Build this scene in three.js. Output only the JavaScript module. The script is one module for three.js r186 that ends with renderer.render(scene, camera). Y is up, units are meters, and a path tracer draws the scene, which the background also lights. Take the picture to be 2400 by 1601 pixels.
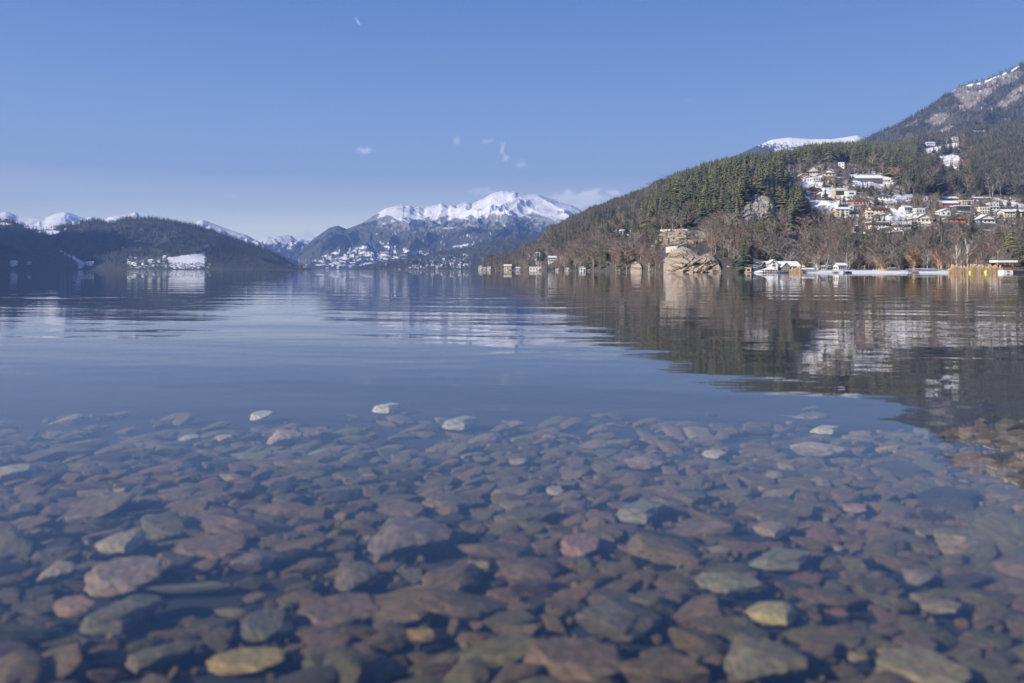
import * as THREE from 'three';
import { mergeGeometries, mergeVertices, toCreasedNormals } from 'three/addons/utils/BufferGeometryUtils.js';
import { createNoise2D, createNoise3D } from 'simplex-noise';

// ------------------------------------------------------------------ helpers: random numbers, noise, lens
function rngOf(seed) { let s = seed >>> 0; return () => { s = (s + 0x6d2b79f5) | 0; let t = Math.imul(s ^ (s >>> 15), 1 | s); t = (t + Math.imul(t ^ (t >>> 7), 61 | t)) ^ t; return ((t ^ (t >>> 14)) >>> 0) / 4294967296; }; }
const R = rngOf(7);
const n2 = createNoise2D(rngOf(11)), n3 = createNoise3D(rngOf(12));
const { clamp, lerp, smoothstep } = THREE.MathUtils;
const fbm = (x, y, o = 5) => { let a = 0.5, s = 0; for (let i = 0; i < o; i++) { s += a * n2(x, y); x = x * 2.03 + 17.1; y = y * 2.03 - 9.7; a *= 0.5; } return s; };
const ridged = (x, y, o = 5) => { let a = 0.5, s = 0, w = 1; for (let i = 0; i < o; i++) { const v = 1 - Math.abs(n2(x, y)); s += a * v * v * w; w = clamp(v * 1.4, 0, 1); x = x * 2.07 + 5.3; y = y * 2.07 + 8.1; a *= 0.5; } return s; };
const rr = (a, b) => a + (b - a) * R();
const pick = (a) => a[Math.floor(R() * a.length)];
const srgb = (r, g, b) => new THREE.Color().setRGB(r / 255, g / 255, b / 255, THREE.SRGBColorSpace);
const lin = (r, g, b) => new THREE.Color(r, g, b);
// the lens: focal length in pixels of a 2400 px wide picture, the row of the horizon, the eye's height above the lake
const F = 1867, HY = 631, EYE = 1.8;
const at = (px, py, D) => new THREE.Vector3((px - 1200) / F * D, EYE + (HY - py) / F * D, -D);

// ------------------------------------------------------------------ camera, sky, sun, exposure, air
const scene = new THREE.Scene();
const camera = new THREE.PerspectiveCamera(2 * Math.atan(800.5 / F) * 180 / Math.PI, 2400 / 1601, 0.1, 40000);
camera.position.set(0, EYE, 0);
camera.lookAt(0, EYE, -100);
camera.setViewOffset(2400, 1601, 0, 800.5 - HY, 2400, 1601);
camera.focus = 160;
camera.userData.fStop = 0.85;
const renderer = new THREE.WebGLRenderer({ antialias: true });
renderer.toneMapping = THREE.LinearToneMapping;
renderer.toneMappingExposure = 1.42;
renderer.shadowMap.enabled = true;

const sunDir = new THREE.Vector3(-0.8, 0.41, 0.44).normalize();
const sun = new THREE.DirectionalLight(lin(1, 0.91, 0.78), 5);
sun.name = 'sun';
sun.position.copy(sunDir).multiplyScalar(3000);
sun.castShadow = true;
Object.assign(sun.shadow.camera, { left: -3000, right: 3000, top: 3000, bottom: -3000, near: 1, far: 9000 });
scene.add(sun, sun.target);

{ // the sky: clear winter air, a few wisps of cloud, one short contrail
  const W = 4096, Hh = 2048, data = new Float32Array(W * Hh * 4);
  const rows = [[-90, 150, 165, 185], [0, 278, 280, 256], [1.6, 272, 276, 252], [2.9, 258, 262, 243], [4.5, 214, 225, 224], [6.6, 153, 175, 207], [9.5, 131, 160, 202], [12.7, 112, 146, 196], [16, 98, 132, 189], [18.7, 87, 123, 183], [27, 62, 98, 160], [45, 48, 80, 142], [90, 40, 66, 126]]
    .map(([e, r, g, b]) => [e, srgb(r, g, b)]);
  const clouds = [ // px, py, half width, half height, strength, seed
    [855, 353, 24, 9, 0.5, 1], [1070, 329, 11, 10, 0.35, 2], [1140, 332, 14, 7, 0.3, 3], [1152, 328, 6, 5, 0.35, 8], [1178, 348, 7, 16, 0.5, 4], [1186, 370, 8, 9, 0.55, 14], [1222, 385, 18, 10, 0.3, 5],
    [1378, 470, 88, 28, 1.0, 6], [1330, 484, 50, 18, 0.8, 16], [1430, 474, 26, 20, 0.75, 26], [540, 460, 20, 9, 0.3, 9], [715, 560, 38, 20, 1.0, 10], [690, 566, 24, 14, 0.9, 17], [640, 556, 26, 9, 0.5, 18], [1130, 448, 34, 12, 0.35, 19], [148, 494, 20, 6, 0.45, 20], [1615, 236, 10, 2, 0.2, 21]];
  for (let row = 0; row < Hh; row++) {
    const el = ((row + 0.5) / Hh - 0.5) * 180;
    let k = 1; while (k < rows.length - 1 && rows[k][0] < el) k++;
    const t = clamp((el - rows[k - 1][0]) / (rows[k][0] - rows[k - 1][0]), 0, 1), c0 = rows[k - 1][1], c1 = rows[k][1];
    for (let col = 0; col < W; col++) {
      const az = ((col + 0.5) / W - 0.5) * 2 * Math.PI, i = (row * W + col) * 4;
      let r = lerp(c0.r, c1.r, t), g = lerp(c0.g, c1.g, t), b = lerp(c0.b, c1.b, t);
      const x = Math.cos(az) * Math.cos(el * Math.PI / 180), y = Math.sin(el * Math.PI / 180), z = Math.sin(az) * Math.cos(el * Math.PI / 180);
      if (el > 0) { // a broad brightening of the air toward the sun
        const c = x * sunDir.x + y * sunDir.y + z * sunDir.z, gl = Math.pow(Math.max(0, c), 6) * 0.55;
        r += gl * 0.5; g += gl * 0.5; b += gl * 0.5;
      }
      if (z < -0.5 && el > 0 && el < 20) {
        const px = 1200 + F * x / -z, py = HY - F * y / -z;
        let a = 0;
        for (const [cx, cy, hw, hh, s, sd] of clouds) {
          const dx = (px - cx) / hw, dy = (py - cy) / hh;
          if (Math.abs(dx) > 1.5 || Math.abs(dy) > 1.5) continue;
          const d = Math.sqrt(dx * dx + dy * dy), n = fbm(px / (hw * 0.7) + sd * 7.7, py / (hh * 1.1) + sd * 3.1, 5);
          a = Math.max(a, (hw < 30 ? 0.75 : 1) * s * smoothstep(1 - d + n * 0.8, 0.0, 0.6));
        }
        const lt = clamp(((px - 834) * 8 + (py - 42) * 15) / (8 * 8 + 15 * 15), 0, 1), ld = Math.hypot(px - 834 - 8 * lt, py - 42 - 15 * lt); // the contrail
        a = Math.max(a, 0.75 * (0.3 + 0.7 * lt) * (1 - smoothstep(ld, 0.6, 2.2)));
        r = lerp(r, 0.95, a); g = lerp(g, 0.93, a); b = lerp(b, 0.93, a);
      }
      data[i] = r * 0.875; data[i + 1] = g * 0.875; data[i + 2] = b * 0.875; data[i + 3] = 1;
    }
  }
  const sky = new THREE.DataTexture(data, W, Hh, THREE.RGBAFormat, THREE.FloatType);
  sky.mapping = THREE.EquirectangularReflectionMapping;
  sky.magFilter = sky.minFilter = THREE.LinearFilter;
  sky.needsUpdate = true;
  scene.background = sky;
  scene.environment = sky;
}
scene.fog = new THREE.FogExp2(lin(0.27, 0.46, 1.0), 0.000112);

// ------------------------------------------------------------------ naming
const taken = new Map();
function numbered(name) { const n = taken.get(name) ?? 0; taken.set(name, n + 1); return n ? `${name}_${String(n).padStart(3, '0')}` : name; }
function tag(o, label, category, group, kind) { Object.assign(o.userData, { label, category }); if (group) o.userData.group = group; if (kind) o.userData.kind = kind; return o; }
function thing(name, pos, turn, label, category, group) { const o = new THREE.Group(); o.name = numbered(name); o.position.copy(pos); o.rotation.y = turn; tag(o, label, category, group); scene.add(o); return o; }
function part(name, geo, mat, parent) { const m = new THREE.Mesh(geo, mat); m.name = name; parent.add(m); return m; }
function solo(name, geo, mat, label, category, group, kind) { const m = new THREE.Mesh(geo, mat); m.name = numbered(name); tag(m, label, category, group, kind); scene.add(m); return m; }
const std = (color, roughness = 0.9, extra = {}) => new THREE.MeshStandardMaterial({ color, roughness, ...extra });

// polygons in picture coordinates, used to say what grows on which part of a slope
const inside = (poly, x, y) => { let c = false; for (let i = 0, j = poly.length - 1; i < poly.length; j = i++) { const [xi, yi] = poly[i], [xj, yj] = poly[j]; if (yi > y !== yj > y && x < (xj - xi) * (y - yi) / (yj - yi) + xi) c = !c; } return c; };
function poly1(pts, x) { if (x <= pts[0][0]) return pts[0][1]; for (let i = 1; i < pts.length; i++) if (x <= pts[i][0]) return lerp(pts[i - 1][1], pts[i][1], (x - pts[i - 1][0]) / (pts[i][0] - pts[i - 1][0])); return pts[pts.length - 1][1]; }
function poly1s(pts, x) { // smooth (Catmull-Rom) between the points
  if (x <= pts[0][0]) return pts[0][1];
  for (let i = 1; i < pts.length; i++) if (x <= pts[i][0]) {
    const p0 = pts[Math.max(0, i - 2)], p1 = pts[i - 1], p2 = pts[i], p3 = pts[Math.min(pts.length - 1, i + 1)], h = p2[0] - p1[0], t = (x - p1[0]) / h;
    const m1 = (p2[1] - p0[1]) / (p2[0] - p0[0]) * h, m2 = (p3[1] - p1[1]) / (p3[0] - p1[0]) * h, t2 = t * t, t3 = t2 * t;
    return (2 * t3 - 3 * t2 + 1) * p1[1] + (t3 - 2 * t2 + t) * m1 + (-2 * t3 + 3 * t2) * p2[1] + (t3 - t2) * m2;
  }
  return pts[pts.length - 1][1];
}
function sheet(nx, ny, fn, color) { // a grid surface: fn(i, j) -> Vector3, color(point, i, j) -> Color
  const pos = new Float32Array(nx * ny * 3), col = color && new Float32Array(nx * ny * 3), idx = new Uint32Array((nx - 1) * (ny - 1) * 6);
  let k = 0;
  for (let j = 0; j < ny; j++) for (let i = 0; i < nx; i++) {
    const p = fn(i / (nx - 1), j / (ny - 1), i, j), o = (j * nx + i) * 3;
    pos[o] = p.x; pos[o + 1] = p.y; pos[o + 2] = p.z;
    if (color) { const c = color(p, i / (nx - 1), j / (ny - 1)); col[o] = c.r; col[o + 1] = c.g; col[o + 2] = c.b; }
    if (i < nx - 1 && j < ny - 1) { const a = j * nx + i; idx.set([a, a + 1, a + nx, a + 1, a + nx + 1, a + nx], k); k += 6; }
  }
  const g = new THREE.BufferGeometry();
  g.setAttribute('position', new THREE.BufferAttribute(pos, 3));
  if (col) g.setAttribute('color', new THREE.BufferAttribute(col, 3));
  g.setIndex(new THREE.BufferAttribute(idx, 1));
  g.computeVertexNormals();
  return g;
}
const groundMat = new THREE.MeshStandardMaterial({ vertexColors: true, roughness: 0.95 });
const proj = (p) => [1200 + F * p.x / -p.z, HY - F * (p.y - EYE) / -p.z];

// ------------------------------------------------------------------ far mountains
const SNOW = lin(0.86, 0.86, 0.88), FOREST = lin(0.035, 0.045, 0.04), ROCK = lin(0.19, 0.17, 0.165);
const cA = new THREE.Color();
// a range: sky line in picture coordinates at one distance, a face that comes down to a foot, and a back that falls away
function range({ name, label, line, D, footD, footY, nx, ny, relief, scale, seed, power = 1, face, back = 0.25, px0, px1, warp = 0 }) {
  const front = Math.round(ny * 0.8);
  const geo = sheet(nx, ny, (u, v, i, j) => {
    const px = lerp(px0, px1, u), Dr = typeof D === 'function' ? D(px) : D, Df = typeof footD === 'function' ? footD(px) : footD;
    let soft = 0; for (let q = -3; q <= 3; q++) soft += poly1(line, px + q * 9) / 7;
    const tt = Math.min(1, j / front), top = lerp(soft, poly1(line, px), smoothstep(tt, 0.8, 1)), yT = EYE + (HY - top) / F * Dr, yF = EYE + (HY - (typeof footY === 'function' ? footY(px) : footY)) / F * Df;
    if (j <= front) {
      const t = j / front, d = lerp(Df, Dr, t), x = (px - 1200) / F * d;
      const w = Math.sin(Math.PI * clamp(t, 0, 1)) ** 0.7, wx = x + warp * fbm(x / scale * 0.5 + seed, d / scale * 0.5, 3);
      const n = ridged(wx / scale + seed, d / scale * 0.8 - seed, 6) - 0.55;
      return new THREE.Vector3(x, lerp(yF, yT, Math.pow(t, power)) + n * relief * w * clamp(t * 3, 0, 1), -d);
    }
    const t = (j - front) / (ny - 1 - front), d = Dr * (1 + back * t);
    return new THREE.Vector3((px - 1200) / F * d, lerp(yT, -5, t * t * 0.9 + t * 0.1), -d);
  }, (p) => { const [px, py] = proj(p); return face(px, py, p); });
  const m = solo(name, geo, groundMat, label, 'mountain', null, 'structure');
  return m;
}
const snowLine = (px, py, limit, soft, k = 0.03) => smoothstep(limit - py + fbm(px * k, py * k * 1.6, 5) * soft * 1.6, -soft * 0.25, soft * 0.25);

// snowy chain far behind the left hill
range({ name: 'mountain_range', label: 'low chain of snowy peaks far behind the dark left hill', px0: -500, px1: 720, D: 7000, footD: 5200, footY: 625, nx: 420, ny: 70, relief: 230, scale: 620, seed: 3, warp: 200,
  line: [[-500, 520], [-380, 490], [-260, 512], [-120, 488], [0, 500], [12, 496], [22, 498], [40, 507], [70, 508], [105, 511], [130, 501], [152, 496], [170, 502], [185, 508], [200, 512], [212, 508], [240, 517], [258, 508], [270, 507], [285, 505], [300, 503], [315, 497], [322, 499], [332, 510], [360, 530], [430, 535], [462, 519], [475, 515], [492, 521], [520, 532], [545, 541], [580, 552], [600, 563], [622, 573], [650, 591], [672, 607], [690, 619], [720, 626]],
  face: (px, py) => cA.copy(FOREST).lerp(ROCK, 0.6).lerp(SNOW, snowLine(px, py, px < 400 ? 545 : poly1([[460, 545], [560, 556], [700, 600]], px), 14, 0.06)) });
// pale mountains at the head of the valley
range({ name: 'mountain_range', label: 'pale hazy mountains closing the valley between the left hill and snowy massif', px0: 560, px1: 820, D: 8200, footD: 6900, footY: 624, nx: 160, ny: 60, relief: 180, scale: 600, seed: 8,
  line: [[560, 590], [600, 566], [612, 560], [628, 555], [640, 557], [652, 553], [668, 551], [682, 552], [694, 562], [712, 560], [735, 556], [760, 560], [820, 590]],
  face: (px, py) => cA.copy(FOREST).lerp(SNOW, snowLine(px, py, 572, 16, 0.05) * 0.9) });
// the central snowy massif
const fieldsD = [[[715, 622], [740, 606], [800, 585], [850, 576], [935, 577], [1010, 592], [1000, 600], [930, 612], [880, 618], [800, 624]], [[1030, 585], [1060, 578], [1110, 566], [1112, 573], [1075, 582]]];
const massifLine = [[560, 640], [640, 628], [676, 614], [690, 604], [702, 590], [722, 572], [736, 560], [750, 549], [770, 535], [784, 530], [792, 529], [800, 532], [812, 537], [820, 534], [834, 529], [855, 519], [866, 512], [876, 505], [884, 500], [905, 488], [930, 482], [944, 480], [948, 483], [960, 481], [970, 487], [982, 485], [994, 490], [1002, 484], [1020, 481], [1035, 476], [1043, 480], [1050, 486], [1058, 479], [1070, 482], [1085, 476], [1092, 473], [1100, 474], [1106, 478], [1120, 471], [1140, 461], [1150, 455], [1165, 450], [1178, 448], [1208, 449], [1214, 453], [1235, 455], [1260, 456], [1285, 463], [1308, 473], [1340, 481], [1365, 494], [1420, 515], [1520, 545], [1640, 580]];
range({ name: 'snowy_mountain', label: 'big snow-capped mountain massif in the middle distance at the end of the lake', px0: 560, px1: 1640, D: 7200, footD: 4600, footY: 633.2, nx: 900, ny: 300, relief: 200, scale: 820, seed: 21, power: 1.25, warp: 350, line: massifLine,
  face: (px, py, p) => {
    const hi = fbm(px * 0.09, py * 0.14, 4), lim = poly1([[600, 500], [870, 500], [960, 520], [1040, 512], [1130, 506], [1180, 500], [1260, 506], [1300, 516], [1400, 520]], px);
    const edge = Math.abs(py - poly1(massifLine, px));
    let s = Math.max(snowLine(px, py, lim, 9, 0.03), 0.25 * snowLine(px * 1.6 + py * 0.5, py, lim + 18, 22, 0.05));
    if (py > lim + 4 && py < 575) s = Math.max(s, 0.8 * smoothstep(hi * 0.5 + fbm(px * 0.018, py * 0.04, 3) * 0.9, px < 870 ? 0.75 : 0.46, px < 870 ? 0.8 : 0.54));   // clearings and high pastures under snow
    let f = 0; for (const g of fieldsD) if (inside(g, px, py)) f = 1;
    s = Math.max(s, f * smoothstep(fbm(px * 0.026 + 4, py * 0.16, 3), 0.08, 0.18));
    cA.copy(FOREST).lerp(ROCK, smoothstep(py, 530, 490) * 0.2).lerp(SNOW, s);
    if (edge < 5 && s > 0.5 && px > 900 && fbm(px * 0.2, py * 0.25, 3) > 0.24) cA.copy(ROCK);
    return cA;
  } });
// snow-topped mountain behind the knoll
range({ name: 'snow_topped_mountain', label: 'rounded mountain with a snow-white top behind the wooded knoll', px0: 1350, px1: 2350, D: 5200, footD: 3600, footY: 560, nx: 420, ny: 110, relief: 150, scale: 600, seed: 31,
  line: [[1350, 505], [1430, 478], [1480, 462], [1540, 440], [1600, 418], [1660, 394], [1700, 375], [1740, 358], [1780, 339], [1810, 327], [1850, 322], [1900, 326], [1950, 326], [1990, 320], [2010, 317], [2040, 330], [2110, 350], [2350, 400]],
  face: (px, py) => cA.copy(FOREST).lerp(SNOW, 0.95 * snowLine(px, py, poly1([[1700, 328], [1800, 340], [1840, 342], [1950, 350], [2050, 345]], px), 10, 0.12)) .lerp(SNOW, 0.85 * (px > 1815 && px < 1905 && py > 346 ? smoothstep(fbm(px * 0.06, py * 0.12, 3) + 0.35 - Math.abs(py - 352) * 0.05, 0.1, 0.2) : 0)) });
// dark wooded hills on the far right bank
const hillsLine = [[830, 631], [860, 622], [885, 613], [920, 608], [960, 602], [1000, 598], [1040, 587], [1090, 582], [1106, 580], [1114, 570], [1130, 566], [1160, 561], [1200, 559], [1240, 558], [1260, 553], [1285, 556], [1320, 566], [1420, 580]];
const hillsD = { D: 4300, footD: 3500, footY: 633.0 };

// ------------------------------------------------------------------ trees: one spruce for the far woods, one tree for near ones
function triSoup(list, normals) { // list of [a, b, c] Vector3 triangles with an outward-ish normal each
  const pos = new Float32Array(list.length * 9), nor = new Float32Array(list.length * 9);
  list.forEach((t, i) => { for (let k = 0; k < 3; k++) { t[k].toArray(pos, i * 9 + k * 3); normals[i].toArray(nor, i * 9 + k * 3); } });
  const g = new THREE.BufferGeometry();
  g.setAttribute('position', new THREE.BufferAttribute(pos, 3));
  g.setAttribute('normal', new THREE.BufferAttribute(nor, 3));
  return g;
}
const V = (x, y, z) => new THREE.Vector3(x, y, z);
function coniferCrown(seed, { whorls = 16, per = 8, width = 0.2, low = 0.12, droop = 0.35, narrow = 1, ragged = 0.35 }) { // height 1
  const r = rngOf(seed), tris = [], nor = [];
  for (let w = 0; w < whorls; w++) {
    const t = w / (whorls - 1), y0 = low + (1 - low) * Math.pow(t, 0.9), n = Math.max(3, Math.round(per * (1 - t * 0.6))), L0 = width * Math.pow(1 - t, narrow) + 0.012;
    for (let k = 0; k < n; k++) {
      if (r() < ragged * 0.35) continue;
      const a = (k + r() * 0.9) / n * 6.283 + w * 1.7, L = L0 * (1 - ragged + r() * ragged * 1.7), dy = -L * droop * (0.5 + r()), y = y0 + (r() - 0.5) * 0.05;
      const dx = Math.cos(a), dz = Math.sin(a), wd = L * (0.32 + r() * 0.25), root = V(0, y + 0.03, 0), tip = V(dx * L, y + dy, dz * L);
      const m1 = V(dx * L * 0.55 - dz * wd, y + dy * 0.6 - 0.01, dz * L * 0.55 + dx * wd), m2 = V(dx * L * 0.55 + dz * wd, y + dy * 0.6 - 0.01, dz * L * 0.55 - dx * wd), ridge = V(dx * L * 0.6, y + dy * 0.35 + 0.012, dz * L * 0.6);
      const nn = V(dx * 0.8, 0.5 + r() * 0.4, dz * 0.8).normalize(), n1 = nn.clone().add(V(-dz * 0.5, 0, dx * 0.5)).normalize(), nn2 = nn.clone().add(V(dz * 0.5, 0, -dx * 0.5)).normalize();
      tris.push([root, m1, ridge], [root, ridge, m2], [m1, tip, ridge], [ridge, tip, m2]); nor.push(n1, nn2, n1, nn2);
    }
  }
  return triSoup(tris, nor);
}
function trunkGeo(h, r0, r1, sides = 6, y0 = -0.05) { const g = new THREE.CylinderGeometry(r1, r0, h - y0, sides, 1, true); g.translate(0, y0 + (h - y0) / 2, 0); return g; }
function bareTree(seed, { levels = 4, spread = 0.62, up = 0.35, len = 0.3, ratio = 0.72, kids = 4, trunk = 0.2, rad = 0.018, upright = 0, twig = 1 }) { // leafless, height about 1: returns [limbs, twigs]
  const r = rngOf(seed), limbs = [], tw = [], nor = [];
  const rec = (p, d, L, rd, lv) => {
    const q = p.clone().addScaledVector(d, L);
    if (lv < levels - 1) {
      const g = new THREE.CylinderGeometry(rd * 0.68, rd, L, lv < 1 ? 6 : 3, 1, true); g.translate(0, L / 2, 0);
      g.applyQuaternion(new THREE.Quaternion().setFromUnitVectors(V(0, 1, 0), d)); g.translate(p.x, p.y, p.z); g.deleteAttribute('uv'); limbs.push(g.toNonIndexed());
    } else {
      const side = V(r() - 0.5, r() - 0.5, r() - 0.5).cross(d).normalize().multiplyScalar(rd * 0.9 * twig), n = V(d.x, d.y + 0.3, d.z).normalize();
      tw.push([p.clone().sub(side), p.clone().add(side), q]); nor.push(n);
      const s2 = side.clone().cross(d).normalize().multiplyScalar(rd * 0.9 * twig);
      tw.push([p.clone().sub(s2), p.clone().add(s2), q]); nor.push(n);
      return;
    }
    const n = lv === 0 ? kids + 2 : kids;
    for (let k = 0; k < n; k++) {
      const f = 0.35 + 0.65 * ((k + r()) / n), a = k / n * 6.283 + r() * 1.4 + lv * 2, sp = spread * (0.6 + r() * 0.8);
      const ax = V(Math.cos(a), 0, Math.sin(a)), nd = d.clone().multiplyScalar(1 - sp * 0.5).addScaledVector(ax, sp).add(V(0, up * (0.4 + r() * 0.6) + upright, 0)).normalize();
      rec(p.clone().addScaledVector(d, L * f), nd, L * ratio * (0.75 + r() * 0.5), rd * 0.6, lv + 1);
    }
  };
  rec(V(0, -0.03, 0), V((r() - 0.5) * 0.1, 1, (r() - 0.5) * 0.1).normalize(), trunk + len, rad, 0);
  const lg = mergeGeometries(limbs), tg = triSoup(tw, nor);
  const b = new THREE.Box3().setFromBufferAttribute(tg.attributes.position), s = 1 / b.max.y;
  lg.scale(s, s, s); tg.scale(s, s, s);
  return [lg, tg];
}
// the far-wood tree: a ragged little cone of a few branch tiers
function farTree(seed) { return coniferCrown(seed, { whorls: 6, per: 6, width: 0.24, low: 0.08, droop: 0.5, ragged: 0.3 }); }
const farGeos = [farTree(101), farTree(102)];
const forestMat = std(lin(1, 1, 1), 0.95, { side: THREE.DoubleSide });
const mtx = new THREE.Matrix4(), qt = new THREE.Quaternion(), UPV = V(0, 1, 0);
function instanced(name, geo, mat, list, label, category) { // list of {p, s (Vector3), a, c}
  const m = new THREE.InstancedMesh(geo, mat, list.length);
  list.forEach((o, i) => { m.setMatrixAt(i, mtx.compose(o.p, qt.setFromAxisAngle(UPV, o.a), o.s)); m.setColorAt(i, o.c); });
  m.name = numbered(name);
  tag(m, label, category, null, 'stuff');
  scene.add(m);
  return m;
}
// puts trees on a range's face; area(px, py) gives a chance
function woodOn(mesh, count, px0, px1, chance, height, color, seed, name, label) {
  const r = rngOf(seed), pos = mesh.geometry.attributes.position, idx = mesh.geometry.index.array, nt = idx.length / 3, list = [];
  // triangles weighted by area
  const cum = new Float64Array(nt); let sum = 0; const a = V(0, 0, 0), b = V(0, 0, 0), c = V(0, 0, 0);
  for (let t = 0; t < nt; t++) { a.fromBufferAttribute(pos, idx[t * 3]); b.fromBufferAttribute(pos, idx[t * 3 + 1]); c.fromBufferAttribute(pos, idx[t * 3 + 2]); const px = 1200 + F * a.x / -a.z; if (px > px0 && px < px1) sum += Math.abs((b.x - a.x) * (c.z - a.z) - (b.z - a.z) * (c.x - a.x)); cum[t] = sum; }
  for (let k = 0; k < count; k++) {
    const w = r() * sum; let lo = 0, hi = nt - 1; while (lo < hi) { const m = (lo + hi) >> 1; if (cum[m] < w) lo = m + 1; else hi = m; }
    a.fromBufferAttribute(pos, idx[lo * 3]); b.fromBufferAttribute(pos, idx[lo * 3 + 1]); c.fromBufferAttribute(pos, idx[lo * 3 + 2]);
    let u = r(), v = r(); if (u + v > 1) { u = 1 - u; v = 1 - v; }
    const p = a.clone().multiplyScalar(1 - u - v).addScaledVector(b, u).addScaledVector(c, v), [px, py] = proj(p);
    const ch = chance(px, py, p, r); if (r() > ch) continue;
    const h = height(px, py) * (0.65 + r() * 0.6);
    list.push({ p: p.add(V(0, -0.3, 0)), s: V(h * (0.8 + r() * 0.5), h, h * (0.8 + r() * 0.5)), a: r() * 6.28, c: color(px, py, r).clone() });
  }
  return instanced(name, farGeos[seed % 2], forestMat, list, label, 'forest');
}
const cT = new THREE.Color();

// far right-bank hills with their wood
const farHills = range({ name: 'hill', label: 'dark wooded hills on the far bank in front of the snowy massif', px0: 830, px1: 1420, ...hillsD, nx: 420, ny: 110, relief: 40, scale: 240, seed: 41, power: 0.8, line: hillsLine.map(([x, y]) => [x, y + 4]),
  face: (px, py) => cA.setRGB(0.05, 0.055, 0.045).lerp(SNOW, px < 1110 && py > 596 ? 0.6 * smoothstep(fbm(px * 0.08, py * 0.2, 3), 0.28, 0.38) : 0) });
woodOn(farHills, 9000, 830, 1420, (px, py) => px < 1100 && py > 598 ? 0.7 : 1, () => 20, (px, py, r) => cT.setRGB(0.045 + r() * 0.03, 0.05 + r() * 0.025, 0.035).lerp(cA.setRGB(0.12, 0.085, 0.06), r() < 0.3 ? 0.7 : 0), 51, 'hill_forest', 'wood covering the dark hills on the far bank');

// ------------------------------------------------------------------ left hill
const leftSnow = [[[52, 530], [75, 527], [130, 533], [125, 538], [95, 539], [60, 535]], [[86, 543], [115, 540], [142, 541], [140, 548], [122, 551], [100, 547]], [[0, 520], [28, 526], [0, 528]], [[138, 583], [152, 592], [176, 603], [200, 617], [196, 620], [182, 617], [172, 606], [150, 596], [141, 591]], [[150, 536], [164, 537], [160, 540], [150, 540]], [[284, 579], [300, 586], [290, 586]]];
const leftField = [[386, 604], [480, 592], [480, 622], [470, 629], [404, 629], [392, 615]];
const leftVillage = [[297, 605], [390, 602], [400, 629], [297, 630]];
const leftLine = [[-700, 470], [-500, 488], [-300, 500], [-150, 512], [0, 518], [28, 518], [40, 526], [60, 531], [100, 533], [140, 531], [160, 528], [180, 527], [194, 520], [205, 517], [235, 516], [245, 521], [258, 525], [272, 522], [284, 514], [305, 512], [330, 514], [355, 512], [400, 519], [440, 525], [470, 532], [490, 540], [512, 546], [540, 558], [570, 569], [600, 579], [640, 596], [660, 608], [680, 618], [694, 627], [702, 632.6], [730, 636]];
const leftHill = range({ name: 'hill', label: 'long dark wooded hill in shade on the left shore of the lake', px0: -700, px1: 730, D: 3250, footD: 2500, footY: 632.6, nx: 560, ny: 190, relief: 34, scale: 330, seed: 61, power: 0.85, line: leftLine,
  face: (px, py) => {
    const ux = px, uy = py; px += fbm(ux * 0.08, uy * 0.2, 3) * 7; py += fbm(ux * 0.09 + 7, uy * 0.2, 3) * 3.5;
    let s = 0; for (const g of leftSnow) if (inside(g, px, py)) s = 1;
    if (inside(leftField, px, py)) s = py > 616 && fbm(px * 0.3, py * 0.6, 3) > 0.0 ? 0.1 : 1;
    if (inside(leftVillage, px, py)) s = 0.6 * smoothstep(fbm(px * 0.06, py * 0.17, 3), 0.2, 0.32);
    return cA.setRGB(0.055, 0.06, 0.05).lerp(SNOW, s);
  } });
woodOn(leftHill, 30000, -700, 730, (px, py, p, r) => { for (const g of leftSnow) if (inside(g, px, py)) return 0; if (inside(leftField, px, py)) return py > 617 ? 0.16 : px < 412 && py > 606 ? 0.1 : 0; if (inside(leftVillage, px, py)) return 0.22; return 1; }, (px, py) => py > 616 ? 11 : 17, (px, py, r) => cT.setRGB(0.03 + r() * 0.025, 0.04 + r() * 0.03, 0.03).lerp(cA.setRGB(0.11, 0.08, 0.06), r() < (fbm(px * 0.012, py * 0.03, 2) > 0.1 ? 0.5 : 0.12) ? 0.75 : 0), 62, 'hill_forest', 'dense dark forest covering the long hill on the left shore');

// the mountain beyond the left edge, which keeps the left shore in the shade
solo('mountain_ridge', sheet(60, 40, (u, v) => {
  const x = lerp(-5200, -1650, u), z = lerp(-3300, -900, v), du = Math.hypot((x + 3050) / 1250, (z + 2150) / 780);
  return V(x, -30 + 900 * Math.exp(-du * du * 1.35) * (0.85 + 0.3 * ridged(x / 700, z / 700, 4)), z);
}, (p) => cA.setRGB(0.06, 0.065, 0.05).lerp(SNOW, smoothstep(p.y + 120 * fbm(p.x / 300, p.z / 300, 3), 560, 700))), groundMat, 'wooded mountain with a snowy top beyond the left edge', 'mountain', null, 'structure');
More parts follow.
